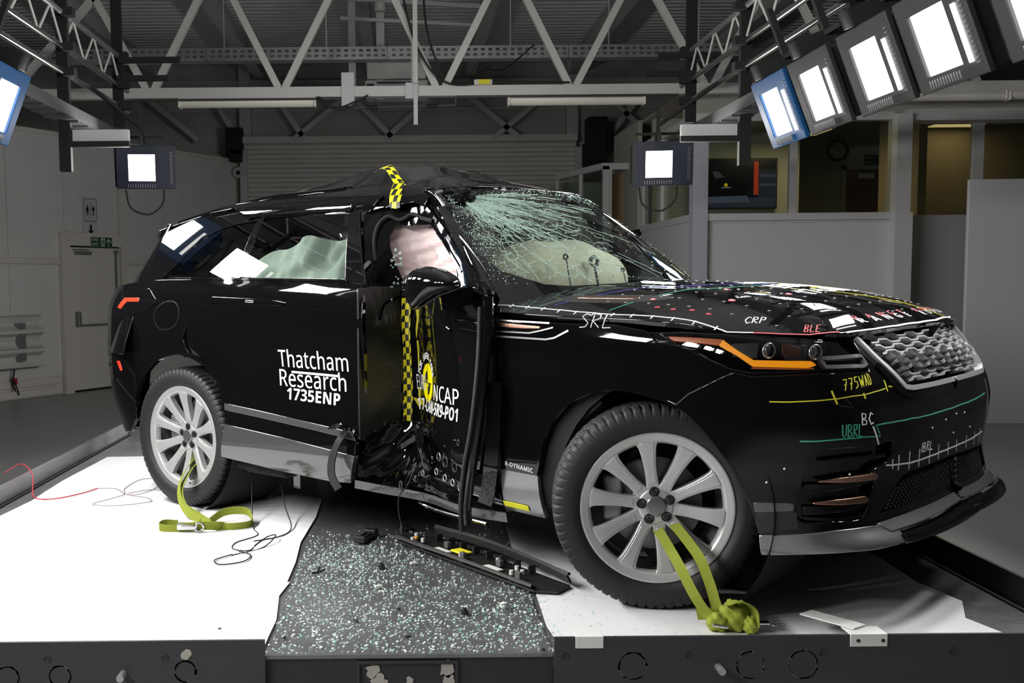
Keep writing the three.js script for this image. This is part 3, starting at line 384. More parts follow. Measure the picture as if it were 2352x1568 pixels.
{ // office partition on the right: white posts and rails, grey infill below, glass above
  const Z = -12.6, w = structG('wall_right_office');
  mesh('post', [box(.17, 3.35, .17, 3.36, 1.28, Z)], std({ color: rgb(.5, .5, .58), roughness: .5 }), w);
  mesh('post', [spanBox(5.56, 5.73, 1.93, 3.04, Z - .1, Z + .14), spanBox(5.56, 5.76, FL, 1.93, Z - .1, Z + .14)], M.frameWhite, w);
  mesh('infill_panel', [spanBox(3.44, 5.57, FL, 1.87, Z - .06, Z)], M.panelGray, w); mesh('infill_panel', [spanBox(5.76, 9.3, FL, 1.92, Z - .3, Z - .25)], std({ color: rgb(.36, .36, .36), roughness: .65 }), w);
  mesh('sill', [spanBox(3.44, 5.56, 1.86, 1.94, Z - .06, Z + .06), spanBox(3.44, 5.56, 1.835, 1.855, Z - .03, Z + .02)], M.frameWhite, w);
  mesh('mullion', [spanBox(4.395, 4.47, 1.94, 2.99, Z - .05, Z + .04)], M.frameWhite, w); mesh('mullion', [spanBox(6.6, 6.72, 1.92, 2.97, Z - .28, Z - .2)], M.frameWhite, w); mesh('mullion', [spanBox(8.0, 8.1, 1.92, 2.97, Z - .28, Z - .2)], M.frameWhite, w);
  mesh('head_rail', [spanBox(3.3, 5.56, 2.98, 3.07, Z - .07, Z + .07)], M.frameWhite, w); mesh('head_rail', [spanBox(5.73, 9.3, 2.97, 3.1, Z - .3, Z + .06)], M.frameWhite, w);
  struct('window_1', [spanBox(3.44, 4.395, 1.94, 2.98, Z - .012, Z - .004)], M.glassPane); struct('window_2', [spanBox(4.47, 5.56, 1.94, 2.98, Z - .012, Z - .004)], M.glassPane); struct('window_3', [spanBox(5.73, 6.6, 1.92, 2.97, Z - .25, Z - .24)], M.glassPane); struct('window_4', [spanBox(6.72, 8.0, 1.92, 2.97, Z - .25, Z - .24)], M.glassPane);
  // side towards the shutter
  mesh('infill_panel', [spanBox(3.3, 3.36, FL, 1.87, -15.35, Z - .08)], M.panelGray, w); mesh('sill', [spanBox(3.28, 3.38, 1.86, 1.94, -15.35, Z - .08)], M.frameWhite, w); mesh('head_rail', [spanBox(3.28, 3.38, 2.98, 3.07, -15.35, Z - .08)], M.frameWhite, w);
  for (const z of [-15.3, -14.2]) mesh('mullion', [spanBox(3.29, 3.37, 1.94, 2.98, z - .04, z + .04)], M.frameWhite, w);
  struct('window_5', [spanBox(3.326, 3.334, 1.94, 2.98, -15.26, Z - .08)], M.glassPane);
  struct('office_ceiling', [spanBox(3.3, 9.2, 3.36, 3.4, -16.9, Z - .5), spanBox(3.3, 9.2, 3.06, 3.38, Z - .52, Z - .3)], M.officeWall);
  struct('office_floor', [spanBox(3.36, 9.2, .2, .3, -16.9, Z - .3)], M.floor);
  struct('wall_office_back', [spanBox(3.3, 9.2, FL, 3.4, -17.1, -16.9), spanBox(3.24, 3.3, 1.9, 3.4, -17.1, -15.35)], M.officeWall); struct('wall_office_inner', [spanBox(6.15, 6.25, .2, 3.36, -14.2, -13.2)], M.officeTan); struct('wall_office_tan', [spanBox(6.15, 9.2, .2, 3.36, -14.3, -14.2)], M.officeTan);
  // glazed booth behind
  const b = structG('wall_booth'), zb = -16;
  mesh('post', [spanBox(2.87, 2.96, FL, 2.84, zb - .05, zb + .04)], M.frameWhite, b); mesh('head_rail', [spanBox(2.87, 3.3, 2.79, 2.88, zb - .05, zb + .04)], M.frameWhite, b);
  mesh('head_rail', [bar([2.45, 2.84, -17.7], [2.9, 2.84, zb], .09, .09)], M.frameWhite, b); for (const k of [0, .52]) mesh('mullion', [bar([2.45 + .45 * k, FL, -17.7 + 1.7 * k], [2.45 + .45 * k, 2.84, -17.7 + 1.7 * k], .06, .06)], M.frameWhite, b);
  mesh('side_panel', [spanBox(3.02, 3.3, .9, 2.76, zb - .4, zb - .36)], M.ply, b); mesh('mullion', [spanBox(2.96, 3.0, FL, 2.79, zb - .03, zb + .02)], M.panelGray, b);
  struct('window_6', [new THREE.BoxGeometry(.008, 3.1, 1.72).rotateY(.26).translate(2.68, 1.25, -16.85)], M.glassPane);
  mesh('back_panel', [spanBox(2.4, 3.5, FL, 2.8, -18.3, -18.2)], M.officeWall, b);
  for (let r = 0; r < 5; r++) for (let c = 0; c < 3; c++) mesh('brick', box(.2, .085, .05, 3.05 + c * .21 + (r % 2) * .1 - .1, 1.4 + r * .095, zb + .0), M.brick, b);
}
{ // things seen through the office windows
  struct('wall_office_side', [spanBox(3.36, 5.35, .2, 3.36, -15.05, -14.95)], M.officeWall);
  const Zb = -14.9, tv = thing('television', 'large wall screen showing a dark car and an orange pole inside the office', 'television');
  const px = (X, Y) => [(X / 1), Y]; mesh('screen_frame', [box(1.14, .68, .06, 0, 0, 0, .01).translate(4.46, 2.475, Zb)], M.black, tv);
  mesh('screen', new THREE.PlaneGeometry(1.09, .63).translate(4.46, 2.475, Zb + .034), std({ color: 0x000000, roughness: .2, emissive: 0xffffff, emissiveIntensity: .8, emissiveMap: toCanvas(512, 300, (x, w, h) => { x.fillStyle = '#0c0d10'; x.fillRect(0, 0, w, h); x.fillStyle = '#23252e'; x.fillRect(400, 60, 112, 240); x.fillStyle = '#3a3d48'; x.fillRect(410, 90, 100, 22); x.fillRect(410, 150, 100, 18); x.fillStyle = '#2c2e3a'; x.fillRect(0, 240, 512, 60); x.fillStyle = '#454856'; x.beginPath(); x.moveTo(0, 232); x.lineTo(330, 226); x.lineTo(350, 268); x.lineTo(0, 276); x.fill(); x.fillStyle = '#050506'; x.beginPath(); x.moveTo(0, 60); x.lineTo(150, 60); x.lineTo(215, 118); x.lineTo(320, 130); x.lineTo(345, 170); x.lineTo(330, 226); x.lineTo(0, 236); x.fill(); x.fillStyle = '#40363a'; x.beginPath(); x.moveTo(108, 70); x.lineTo(150, 72); x.lineTo(186, 108); x.lineTo(128, 118); x.fill(); x.strokeStyle = '#7b7f88'; x.lineWidth = 5; x.beginPath(); x.arc(10, 205, 34, 0, 7); x.stroke(); for (let k = 0; k < 8; k++) { x.beginPath(); x.moveTo(10, 205); x.lineTo(10 + 34 * Math.cos(k * .8), 205 + 34 * Math.sin(k * .8)); x.stroke(); } x.fillStyle = '#b9a21c'; x.beginPath(); x.arc(196, 158, 12, 0, 7); x.fill(); x.fillStyle = '#8a8d92'; x.fillRect(168, 172, 60, 5); x.fillStyle = '#a8341c'; x.fillRect(372, 10, 30, 212); }) }), tv);
  const c = thing('wall_clock', 'round wall clock with a black rim on the office back wall', 'clock', [6.05, 2.96, -16.88]); c.position.set(6.08, 2.93, -16.86);
  mesh('clock_face', new THREE.CylinderGeometry(.14, .14, .02, 40).rotateX(Math.PI / 2), M.officeWall, c); mesh('clock_rim', new THREE.TorusGeometry(.145, .022, 10, 44).translate(0, 0, .01), M.black, c); mesh('hands', [bar([0, 0, .02], [.06, -.05, .02], .008), bar([0, 0, .02], [-.07, .07, .02], .006)], M.black, c); c.position.set(6.6, 3.13, -16.84);
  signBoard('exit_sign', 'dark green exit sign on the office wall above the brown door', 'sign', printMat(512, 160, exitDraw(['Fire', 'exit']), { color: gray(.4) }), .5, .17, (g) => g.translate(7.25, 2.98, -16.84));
  const d = structG('door_3'); mesh('door_leaf', [spanBox(6.74, 7.6, .3, 2.84, -16.88, -16.84)], M.wood, d); mesh('door_closer', [spanBox(6.92, 7.15, 2.7, 2.78, -16.84, -16.76, .01)], M.frameWhite, d); mesh('vision_panel', [spanBox(7.24, 7.4, 1.9, 2.66, -16.84, -16.83)], M.black, d); mesh('door_frame', [spanBox(6.68, 6.74, .3, 2.9, -16.88, -16.82), spanBox(6.68, 7.66, 2.84, 2.9, -16.88, -16.82)], M.officeWall, d);
  for (const [x, z, lab] of [[5.0, -14.0, 'warm square ceiling light in the office behind the clock window'], [6.95, -13.75, 'warm square ceiling light in the right hand office room']]) {
    const l = thing('ceiling_light', lab, 'ceiling light', [x, x > 6 ? 3.12 : 3.06, z]); mesh('light_frame', [box(.66, .03, .66, 0, -.005, 0)], M.frameWhite, l); mesh('diffuser', box(.6, .012, .6, 0, -.024, 0), M.officeGlow, l);
    const a = new THREE.RectAreaLight(0xffe0b0, OFFICE_LIGHT * (x > 6 ? .5 : 2.4), .6, .6); a.position.set(x, (x > 6 ? 3.12 : 3.06) - .04, z); a.lookAt(x, 0, z); scene.add(a);
  }
}
{ const b = thing('display_board', 'tall plain pale grey board standing at the right behind the car nose', 'board', [6.9, FL, -11.6]); mesh('board_panel', [box(1.9, 2.6, .05, .0, 1.3, 0, .008)], M.board, b); mesh('foot', [box(.08, .03, .6, -.7, .015, -.28), box(.08, .03, .6, .7, .015, -.28)], M.dull, b); b.rotation.y = -.03; }
{ // main roof truss: white rectangular hollow sections
  const t = thing('roof_truss', 'white steel roof truss with zigzag braces spanning the hall', 'truss'), Z = -12.2;
  mesh('bottom_chord', [spanBox(-6.5, 9.1, 3.225, 3.335, Z - .06, Z + .06)], M.white, t); mesh('top_chord', [spanBox(-6.5, 9.1, 4.83, 4.95, Z - .06, Z + .06)], M.white, t);
  for (const [x0, x1] of [[-3.42, -4.31], [-3.36, -2.84], [-2.25, -2.75], [-1.86, -1.385], [-.82, -1.315], [-.106, .345], [.93, .445], [1.33, 1.81], [2.385, 1.885], [2.75, 3.3], [3.9, 3.4], [4.3, 4.8], [5.4, 4.9], [5.8, 6.3]]) { const k = (x0 - x1) / .95; mesh('brace', [bar([x1, 3.33, Z], [x1 + k * 1.55, 4.88, Z], .075, .07)], M.white, t); }
  for (const [x, y] of [[-.62, 3.3], [0.08, 3.28]]) mesh('clamp_plate', [box(.14, .14 + (x > 0 ? .03 : .22), .16, x, y, Z)], M.frameWhite, t);
  mesh('hanger', [box(.045, .42, .03, .12, 3.12, Z + .08), box(.045, .5, .03, .1, 3.62, Z + .08)], M.frameWhite, t);
  const rod = thing('drop_rod', 'thin white square drop rod hanging from the roof at mid span', 'rod'); mesh('rod', [box(.05, 1.7, .05, .12, 4.2, Z + .12)], M.white, rod);
  const k = (pts, r, name, label) => { const g = thing(name, label, 'cable'); mesh('lead', pts.map((p) => tube(p, r)), M.cable, g); };
  k([[[-.1, 4.7, Z + .08], [.16, 3.7, Z + .1], [.45, 3.36, Z + .1], [1.0, 3.36, Z + .09], [1.8, 3.35, Z + .09]], [[.2, 4.8, Z + .1], [.25, 3.9, Z + .14], [.42, 3.4, Z + .12]]], .012, 'power_cable', 'black cables running down a truss brace and along the bottom chord');
  k([[[-.95, 3.22, Z + .1], [-.75, 3.1, Z + .1], [-.45, 3.2, Z + .1]], [[-.97, 3.2, Z + .1], [-.7, 3.07, Z + .1], [-.4, 3.23, Z + .1]]], .01, 'slack_cable', 'slack black cable loop under the chord by the left fluorescent light');
  k([[[.95, 3.6, Z - .3], [.85, 3.5, Z], [.78, 3.36, Z + .05]], [[1.5, 3.9, Z - .6], [1.1, 3.55, Z - .2], [.9, 3.5, Z], [.82, 3.36, Z + .05]]], .009, 'plug_lead', 'black plug leads arching up from the yellow socket on the chord');
  const sk = thing('socket_block', 'yellow and white socket block on top of the truss chord', 'socket'); mesh('block', [box(.2, .06, .1, .86, 3.36, Z + .06, .01)], M.white, sk); mesh('yellow_face', [box(.12, .05, .02, .87, 3.36, Z + .115)], M.yellow, sk);
  const pipe = thing('service_pipe', 'thin dark pipe under the truss chord with two raised ends', 'pipe'); mesh('pipe', [bar([-3.0, 3.2, Z + .06], [-.68, 3.2, Z + .06], .03, .03, 1), bar([-.68, 3.2, Z + .06], [-.68, 3.1, Z + .06], .03, .03, 1), bar([-.68, 3.1, Z + .06], [.56, 3.12, Z + .06], .03, .03, 1), bar([.56, 3.12, Z + .06], [.56, 3.21, Z + .06], .03, .03, 1), bar([.56, 3.21, Z + .06], [3.0, 3.21, Z + .06], .03, .03, 1)], std({ color: gray(.05), roughness: .5 }), pipe); mesh('coupling', [bar([-.42, 3.103, Z + .06], [-.3, 3.104, Z + .06], .05, .05, 1), bar([.24, 3.112, Z + .06], [.36, 3.114, Z + .06], .05, .05, 1)], M.blackMatt, pipe);
}
{ // fluorescent lights under the chord, switched off
  const lamp = thing('fluorescent_light', 'white fluorescent batten under the truss chord, leftmost of the four', 'light fitting', [-1.73, 3.16, -12.2]);
  const body = mesh('tray', [box(1.5, .045, .12, 0, .045, 0, .01)], M.white, lamp); mesh('cover', [new THREE.CylinderGeometry(.06, .06, 1.46, 24, 1, false, Math.PI, Math.PI).rotateZ(Math.PI / 2).rotateX(Math.PI / 2).scale(1, 1.1, 1.1).rotateX(-Math.PI / 2).translate(0, .028, 0)], M.tubeCover, lamp); for (const s of [-1, 1]) mesh('end_cap', [box(.025, .1, .14, s * .745, .01, 0, .01)], M.tubeCover, lamp); mesh('fixing', [box(.06, .05, .06, -.42, .08, 0), box(.06, .05, .06, .42, .08, 0)], M.white, lamp);
  copy(lamp, 'white fluorescent batten under the truss chord between the car roof and right spotlight', [1.89, 3.155, -12.2]); copy(lamp, 'white fluorescent batten low behind the dark lamp housings above the office', [5.9, 3.165, -12.2]); copy(lamp, 'white fluorescent batten at the right edge behind the lamp row', [7.35, 3.175, -12.2]);
}
{ // perforated cable tray across the hall and the air-conditioning unit
  const t = thing('cable_tray', 'perforated grey cable tray running across the hall under the roof', 'cable tray'), Z = -13.5, y = 3.97; const holes = [];
  const face = (x0, x1) => { const s = new THREE.Shape(); s.moveTo(x0, -.075); s.lineTo(x1, -.075); s.lineTo(x1, .075); s.lineTo(x0, .075); for (let x = x0 + .05; x < x1 - .06; x += .09) for (const [a, b] of [[-.045, -.015], [.015, .045]]) { const h = new THREE.Path(); h.moveTo(x, a); h.lineTo(x, b); h.lineTo(x + .05, b); h.lineTo(x + .05, a); s.holes.push(h); } return new THREE.ExtrudeGeometry(s, { depth: .004, bevelEnabled: false }); };
  for (let x = -4.6; x < 4.2; x += 2.2) mesh('tray_length', [face(x, x + 2.19).translate(0, y, Z), spanBox(x, x + 2.19, y - .078, y - .074, Z - .2, Z + .002), spanBox(x, x + 2.19, y - .075, y + .05, Z - .204, Z - .2)], M.galv, t);
  for (const x of [-3.5, -2.2, -.95, 1.3, 2.5, 3.6]) mesh('hanger_rod', box(.012, TOP - y, .012, x, (TOP + y) / 2, Z - .1), M.purlin, t);
  const a = thing('air_conditioner', 'white ceiling air conditioning cassette behind the truss near mid span', 'air conditioner', [-.1, 3.9, -14.2]); mesh('casing', [box(.75, .34, .6, 0, .02, -.1, .02)], M.white, a); mesh('front_panel', [box(.42, .2, .02, .02, .12, .21, .005)], M.white, a); mesh('lower_grille', [box(.8, .2, .5, 0, -.26, -.05, .03)], M.panelGray, a); mesh('slot', [box(.5, .02, .02, 0, -.2, .2)], M.black, a); mesh('vent', [box(.09, .12, .02, -.33, -.27, .2)], M.black, a);
  const d = thing('steel_hanger', 'pair of grey square steel hangers in front of the roof at left of mid span', 'hanger'); mesh('hanger_post', [box(.09, 1.6, .09, -.66, 4.3, -14.1)], M.purlin, d); mesh('hanger_post', [box(.1, 1.6, .1, -.3, 4.3, -14.1)], M.purlin, d); mesh('cross_bar', [bar([-.85, 4.75, -14], [1.05, 4.62, -14], .05, .05), bar([-.8, 4.5, -14], [.9, 4.4, -14], .04, .04)], M.purlin, d); mesh('detector', [cyl(.07, .1, -.3, 4.62, -13.95)], M.white, d);
}
// ---------- test platform: steel deck with a black front and raised side plates
{
  const p = thing('test_platform', 'low steel test platform with dark raised edge plates carrying the car', 'platform');
  mesh('deck_plate', uvXZ(spanBox(-2.24, -.467, -.05, -.004, -9.0, -3.44), 'x', 'z', .55), M.steel, p); mesh('deck_plate', uvXZ(spanBox(.467, 2.24, -.05, -.004, -9.0, -3.44), 'x', 'z', .55), M.steel, p);
  mesh('centre_plate', uvXZ(spanBox(-.465, .465, -.012, 0, -9.2, -3.437), 'z', 'x', .5), M.steel, p);
  for (const s of [-1, 1]) {
    const r = mesh('side_plate', uvXZ(spanBox(s * 2.24 - .006, s * 2.24 + .006, -.06, .107, s < 0 ? -8.62 : -9.0, -5.67), 'z', 'y', .6), s < 0 ? M.railSteel : M.plate, p); mesh('side_plate', uvXZ(spanBox(s * 2.24 - .006, s * 2.24 + .006, -.06, .107, -5.66, -3.44), 'z', 'y', .6), s < 0 ? M.railSteel : M.plate, p);
    mesh('foot_angle', [spanBox(s * 2.24 - .03, s * 2.24 + .03, -.004, .006, -8.62, -3.44)], M.plateDark, p); mesh('side_beam', [spanBox(s * 2.2 - .04, s * 2.2 + .04, FL + .02, -.05, -9, -3.5)], M.plateDark, p);
    mesh('top_edge', [spanBox(s * 2.24 - .007, s * 2.24 + .007, .107, .1085, s < 0 ? -8.62 : -9.0, -3.44)], M.shiny, p);
  }
  const L = mesh('front_plate', uvXZ(spanBox(-2.6, -.467, FL + .04, .056, -3.436, -3.424), 'x', 'y', .8), M.plate, p), R = mesh('front_plate', uvXZ(spanBox(.467, 2.6, FL + .04, .056, -3.436, -3.424), 'x', 'y', .8), M.plate, p);
  mesh('front_beam', [spanBox(-.467, .467, FL + .04, -.013, -3.5, -3.445)], M.plateDark, p);
  const box2 = mesh('weld_frame', [[-.172, -.16, -.15, -.028], [.148, .16, -.15, -.028], [-.172, .16, -.034, -.022]].map(([a, b, c, d]) => spanBox(a, b, c, d, -3.447, -3.436, .004)), M.plateDark, p);
  const flake = std({ color: rgb(.33, .31, .28), roughness: .8 });
  const blob = (x, y, r, k, z) => { const s = new THREE.Shape(); for (let i = 0; i < 18; i++) { const a = i / 18 * 6.283, q = r * (.65 + .6 * noise2(i * .9 + k * 13, k, 64, 77)); i ? s.lineTo(x + q * Math.cos(a), y + q * Math.sin(a) * 1.15) : s.moveTo(x + q, y); } return new THREE.ExtrudeGeometry(s, { depth: .002, bevelEnabled: false }).translate(0, 0, z); };
  for (const [x, y, r, k] of [[-.12, -.055, .022, 1], [.12, -.05, .024, 2], [-.1, -.1, .03, 3], [.125, -.09, .022, 4], [-.0, -.09, .012, 5]]) mesh('bare_metal_patch', blob(x, y, r, k, -3.443), flake, p); mesh('bare_metal_patch', [blob(-.72, .01, .016, 6, -3.4245)], flake, p);
  const ringMat = std({ color: rgb(.085, .083, .08), roughness: .9 });
  const ring = (x, y, r, k) => { const list = []; for (let i = 0; i < 46; i++) { const a = i / 46 * 6.283, q = r * (1 + .05 * (noise2(i * .7, k, 64, 8) - .5)), w = .0035 * (.3 + 1.2 * noise2(i * .9 + 5, k, 64, 9)); if (noise2(i * .6, k + 3, 64, 10) > .3) list.push(box(.016, w * 1.7, .0012, 0, 0, 0).rotateZ(a + 1.57).translate(x + q * Math.cos(a), y + q * Math.sin(a), -3.4235)); } return list; };
  for (const [x, y, r] of [[-1.3, -.06, .036], [-1.13, -.057, .034], [-.725, -.045, .034], [.72, -.04, .044], [1.1, -.04, .044], [1.27, -.04, .046]]) mesh('worn_ring', ring(x, y, r, x * 10), ringMat, p);
  for (const [x, y] of [[-.92, -.05], [1.0, -.045]]) { const b = mesh('peg', [new THREE.CylinderGeometry(.012, .012, .05, 16).rotateX(Math.PI / 2).translate(x - .004, y, -3.4)], M.galv, p); }
  for (const [x, y] of [[-1.17, 0], [-.79, .0], [.5, -.005], [.9, -.005], [1.33, 0], [1.75, 0], [-1.6, 0]]) mesh('screw', [new THREE.TorusGeometry(.011, .0018, 8, 22).translate(x, y, -3.4235), cyl(.006, .002, 0, 0, 0, 6).rotateX(Math.PI / 2).translate(x, y, -3.424)], M.plateDark, p);
}
// white paper sheets under the car
function sheet(name, label, right, left, back, front, y, mat) {
    const poly = [...left.sort((a, b) => b[1] - a[1]), ...back, ...right.sort((a, b) => a[1] - b[1]), ...front], fn = (x, z) => [x, y + .0025 + .0022 * noise2(x * 3 + 40, z * 3 + 40, 512, 5) + .0012 * noise2(x * 11 + 40, z * 9 + 40, 512, 6), z];
  const g = patch(poly, fn, [0, 1, 0], { du: .09, dv: .09, thick: .0018, bevel: .0004, uvk: .6 }); const m = mesh(name, g, mat); tag(m, label, 'paper'); return m;
}
sheet('paper_sheet', 'white paper sheet under the rear wheel on the left half of the platform', [[-.478, -5.95], [-.474, -5.5], [-.5, -4.95], [-.487, -4.6], [-.49, -4.28]], [[-2.12, -4.28], [-2.11, -4.9], [-2.14, -5.45], [-2.1, -6.0], [-2.12, -6.6], [-2.09, -7.5]], [[-1.6, -7.52], [-.7, -7.5]], [], 0, M.paper);
sheet('paper_sheet', 'white paper sheet at the front left of the platform, littered with glass crumbs', [[-.478, -4.29], [-.5, -4.1], [-.475, -3.8], [-.48, -3.6], [-.482, -3.445]], [[-2.2, -3.445], [-2.15, -3.9], [-2.14, -4.29]], [[-1.5, -4.295], [-.9, -4.29]], [], .0005, M.paper);
sheet('paper_sheet', 'white paper sheet under the front wheel on the right half of the platform', [[2.0, -6.2], [2.05, -5.6], [1.98, -5.0], [2.02, -4.55], [2.0, -4.2], [2.05, -3.95], [1.96, -3.75], [2.0, -3.6], [2.02, -3.445]], [[.5, -3.445], [.478, -3.7], [.49, -4.2], [.462, -4.7], [.48, -5.4], [.47, -6.2]], [], [], 0, M.paper);
{
  const t = thing('white_bracket', 'small white angle tab hooked over the front plate beside the steel centre plate', 'bracket'); mesh('tab', [spanBox(.535, .625, .02, .058, -3.425, -3.42, .002), spanBox(.535, .625, .055, .06, -3.49, -3.42, .002)], M.tab, t);
  const u = thing('white_bracket', 'small white angle bracket with two holes on the front plate at right', 'bracket'); mesh('tab', [spanBox(1.42, 1.54, .018, .058, -3.425, -3.42, .002), spanBox(1.42, 1.54, .055, .06, -3.5, -3.42, .002)], M.tab, u); mesh('hole', [cyl(.006, .002, 0, 0, 0).rotateX(Math.PI / 2).translate(1.445, .038, -3.4195), cyl(.006, .002, 0, 0, 0).rotateX(Math.PI / 2).translate(1.525, .038, -3.4195)], M.black, u); mesh('strip', [box(.07, .004, .2, 0, 0, 0).rotateY(.62).translate(1.415, .064, -3.56)], M.tab, u);
}
// ---------- lighting gantries and lamps
function gantry(s, label) {
  const g = thing('lighting_gantry', label, 'gantry'), X = s * 2.9, T = (y, x = X, r = .05, m = M.shiny) => mesh('rail_tube', [bar([x, y, -11.6], [x, y, -.5], r, r, 1)], m, g);
  T(3.0); T(3.21); T(3.5, X, .05, M.galv);
  for (let z = -11.3; z < -1; z += .62) { mesh('brace', [bar([X, 3.21, z], [X, 3.5, z + .3], .022, .022, 1)], M.white, g); mesh('brace', [bar([X, 3.5, z + .3], [X, 3.21, z + .62], .022, .022, 1)], M.white, g); }
  for (const z of [-11.3, -9.5, -7.2, -4.6, -2.2]) { const y0 = z === -9.5 ? 2.17 : 2.8; mesh('post', [box(.1, 4.9 - y0, .06, X + s * .02, (4.9 + y0) / 2, z)], M.blackMatt, g); for (const y of [3.0, 3.21, 3.5]) mesh('clamp', [box(.1, .07, .1, X - s * .05, y, z + .05)], M.blackMatt, g); }
  if (s) { mesh('cross_arm', [box(.62, .055, .05, X + s * -.02 + .3 * (s < 0 ? 1 : -1) * (s < 0 ? 1 : 0) + (s > 0 ? -.0 : 0), 3.45, -11.22), box(.5, .055, .05, X + (s < 0 ? .25 : -.2), 3.27, -11.22)], M.blackMatt, g); mesh('cross_arm', [box(.5, .05, .05, X + (s < 0 ? .28 : -.28), 2.4, -9.5)], M.blackMatt, g); mesh('arm_block', [box(.48, .1, .06, X + (s < 0 ? .28 : -.28), 2.475, -9.53)], M.panelGray, g); }
  // cable tray below the tubes
  mesh('cable_tray', [spanBox(X - .1, X + .1, 2.6, 2.61, -10.8, -.5), spanBox(X - .1 - .004, X - .1, 2.6, 2.7, -10.8, -.5), spanBox(X + .1, X + .104, 2.6, 2.7, -10.8, -.5)], M.trayDark, g); for (let z = -10.7; z < -1; z += .3) mesh('tray_rung', [box(.2, .015, .03, X, 2.592, z)], M.trayDark, g);
  return g;
}
gantry(-1, 'black and silver tube lighting gantry along the left side of the platform'); gantry(1, 'black and silver tube lighting gantry along the right side of the platform');
// flood lamp: square glowing window with a bright side reflector in a louvred box; faces +z of its group
function makeLamp(name, label, body, size = [.36, .32], side = 1) {
  const [w, h] = size, g = thing(name, label, 'flood light', [0, 0, 0], 0);
  const sh = new THREE.Shape(); const sd = side, xa = sd > 0 ? -.27 : -.36, xb = sd > 0 ? .36 : .27; sh.moveTo(xa, -.225); sh.lineTo(xb, -.225); sh.lineTo(xb, .24); sh.lineTo(xa, .24); const ho = new THREE.Path(); ho.moveTo(-w / 2, -h / 2); ho.lineTo(-w / 2, h / 2); ho.lineTo(w / 2, h / 2); ho.lineTo(w / 2, -h / 2); sh.holes.push(ho);
  mesh('front_frame', new THREE.ExtrudeGeometry(sh, { depth: .02, bevelEnabled: true, bevelSize: .006, bevelThickness: .006, bevelSegments: 2 }).translate(0, 0, -.03), body, g);
  mesh('housing', [box(.6, .44, .3, side * .045, .005, -.19, .02), box(.4, .34, .12, 0, 0, -.38, .02)], body === M.blue ? M.blue : M.lampHousing, g);
  mesh('lamp_window', [box(w, h, .012, 0, 0, -.03)], M.lampGlow, g);
  const lv = []; for (let k = 0; k < 15; k++) lv.push(box(.03, .006, .01, side * .32, -.17 + k * .024, -.001)); for (let k = 0; k < 12; k++) lv.push(box(.006, .04, .01, -.15 + k * .026, -.195, -.001)); mesh('louvre', lv, M.dull, g).userData.kind = 'stuff';
  mesh('side_flag', box(.004, .42, .3, -side * .29, -.0, -.16), M.lampHousing, g);
  mesh('yoke', [box(.03, .1, .5, -.0, .3, -.2), box(.5, .03, .05, 0, .33, -.2), box(.04, .34, .04, 0, .5, -.2)], M.blackMatt, g);
  return g;
}
function light(g, w, h, k = 1) { g.updateMatrixWorld(true); const p = g.localToWorld(V(0, 0, .0)), q = g.localToWorld(V(0, 0, 1)); const a = new THREE.RectAreaLight(0xfffdf8, LAMP_POWER * k, w, h); a.position.copy(p); a.lookAt(q); a.rotateZ(0); scene.add(a); }
const ordR = ['blue flood light at the far end of the right hand lamp row', 'black flood light second from the far end of the right lamp row', 'black flood light third from the far end of the right lamp row', 'black flood light fourth from the far end of the right lamp row', 'black flood light cut by the top right corner of the photo', 'black flood light beyond the right edge of the photo', 'black flood light second nearest the viewer in the right row', 'black flood light nearest the viewer in the right row'];
RIGHT_LAMPS.forEach((z, i) => { const g = makeLamp('flood_light', ordR[i], i ? M.lampFrame : M.blue); g.position.set(2.53, 2.325, z); g.rotation.order = 'YXZ'; g.rotation.set(SIDE_TILT, -Math.PI / 2, 0); mesh('reflector_strip', [box(.03, .28, .01, .262, -.02, .0)], M.lampGlow, g); light(g, .36, .32); });
const ordL = ['blue flood light at the left edge, farthest of the left lamp row', 'black flood light second from the far end of the left row', 'black flood light third from the far end of the left row', 'black flood light fourth from the far end of the left row', 'black flood light fifth from the far end of the left row', 'black flood light sixth from the far end of the left row', 'black flood light seventh from the far end of the left row', 'black flood light second nearest the viewer in the left row', 'black flood light nearest the viewer in the left row'];
LEFT_LAMPS.forEach((z, i) => { const g = makeLamp('flood_light', ordL[i], i ? M.lampFrame : M.blue, [.36, .32], -1); g.position.set(-2.53, 2.325, z); g.rotation.order = 'YXZ'; g.rotation.set(SIDE_TILT, Math.PI / 2, 0); mesh('reflector_strip', [box(.03, .28, .01, -.262, -.02, .0)], M.lampGlow, g); light(g, .36, .32, 1.15); });
for (const [x, y, lab] of [[-2.44, 2.27, 'square spotlight facing the camera at the left, above the fire door'], [2.35, 2.26, 'square spotlight facing the camera at the right, in front of the office']]) {
  const g = makeLamp('spot_light', lab, M.navy, [.3, .3]); g.position.set(x, y, -10.2); g.rotation.order = 'YXZ'; g.rotation.set(.12, -x * .06, 0); g.scale.set(.84, .84, .84); const m = g.getObjectByName('lamp_window') || g.children.find((c) => c.name.startsWith('lamp_window')); m.scale.set(1.25, 1.22, 1); light(g, .3, .28, .8); mesh('drop_arm', [bar([-x * .0 + 0, .42, -.2], [x < 0 ? -.54 : .66, .88, -.2], .045, .045, 1)], M.blackMatt, g); mesh('lead', [tube([[-.2, -.25, -.2], [-.15, -.45, -.2], [.05, -.52, -.2], [.2, -.4, -.2], [.22, -.25, -.2]], .01)], M.cable, g);
}
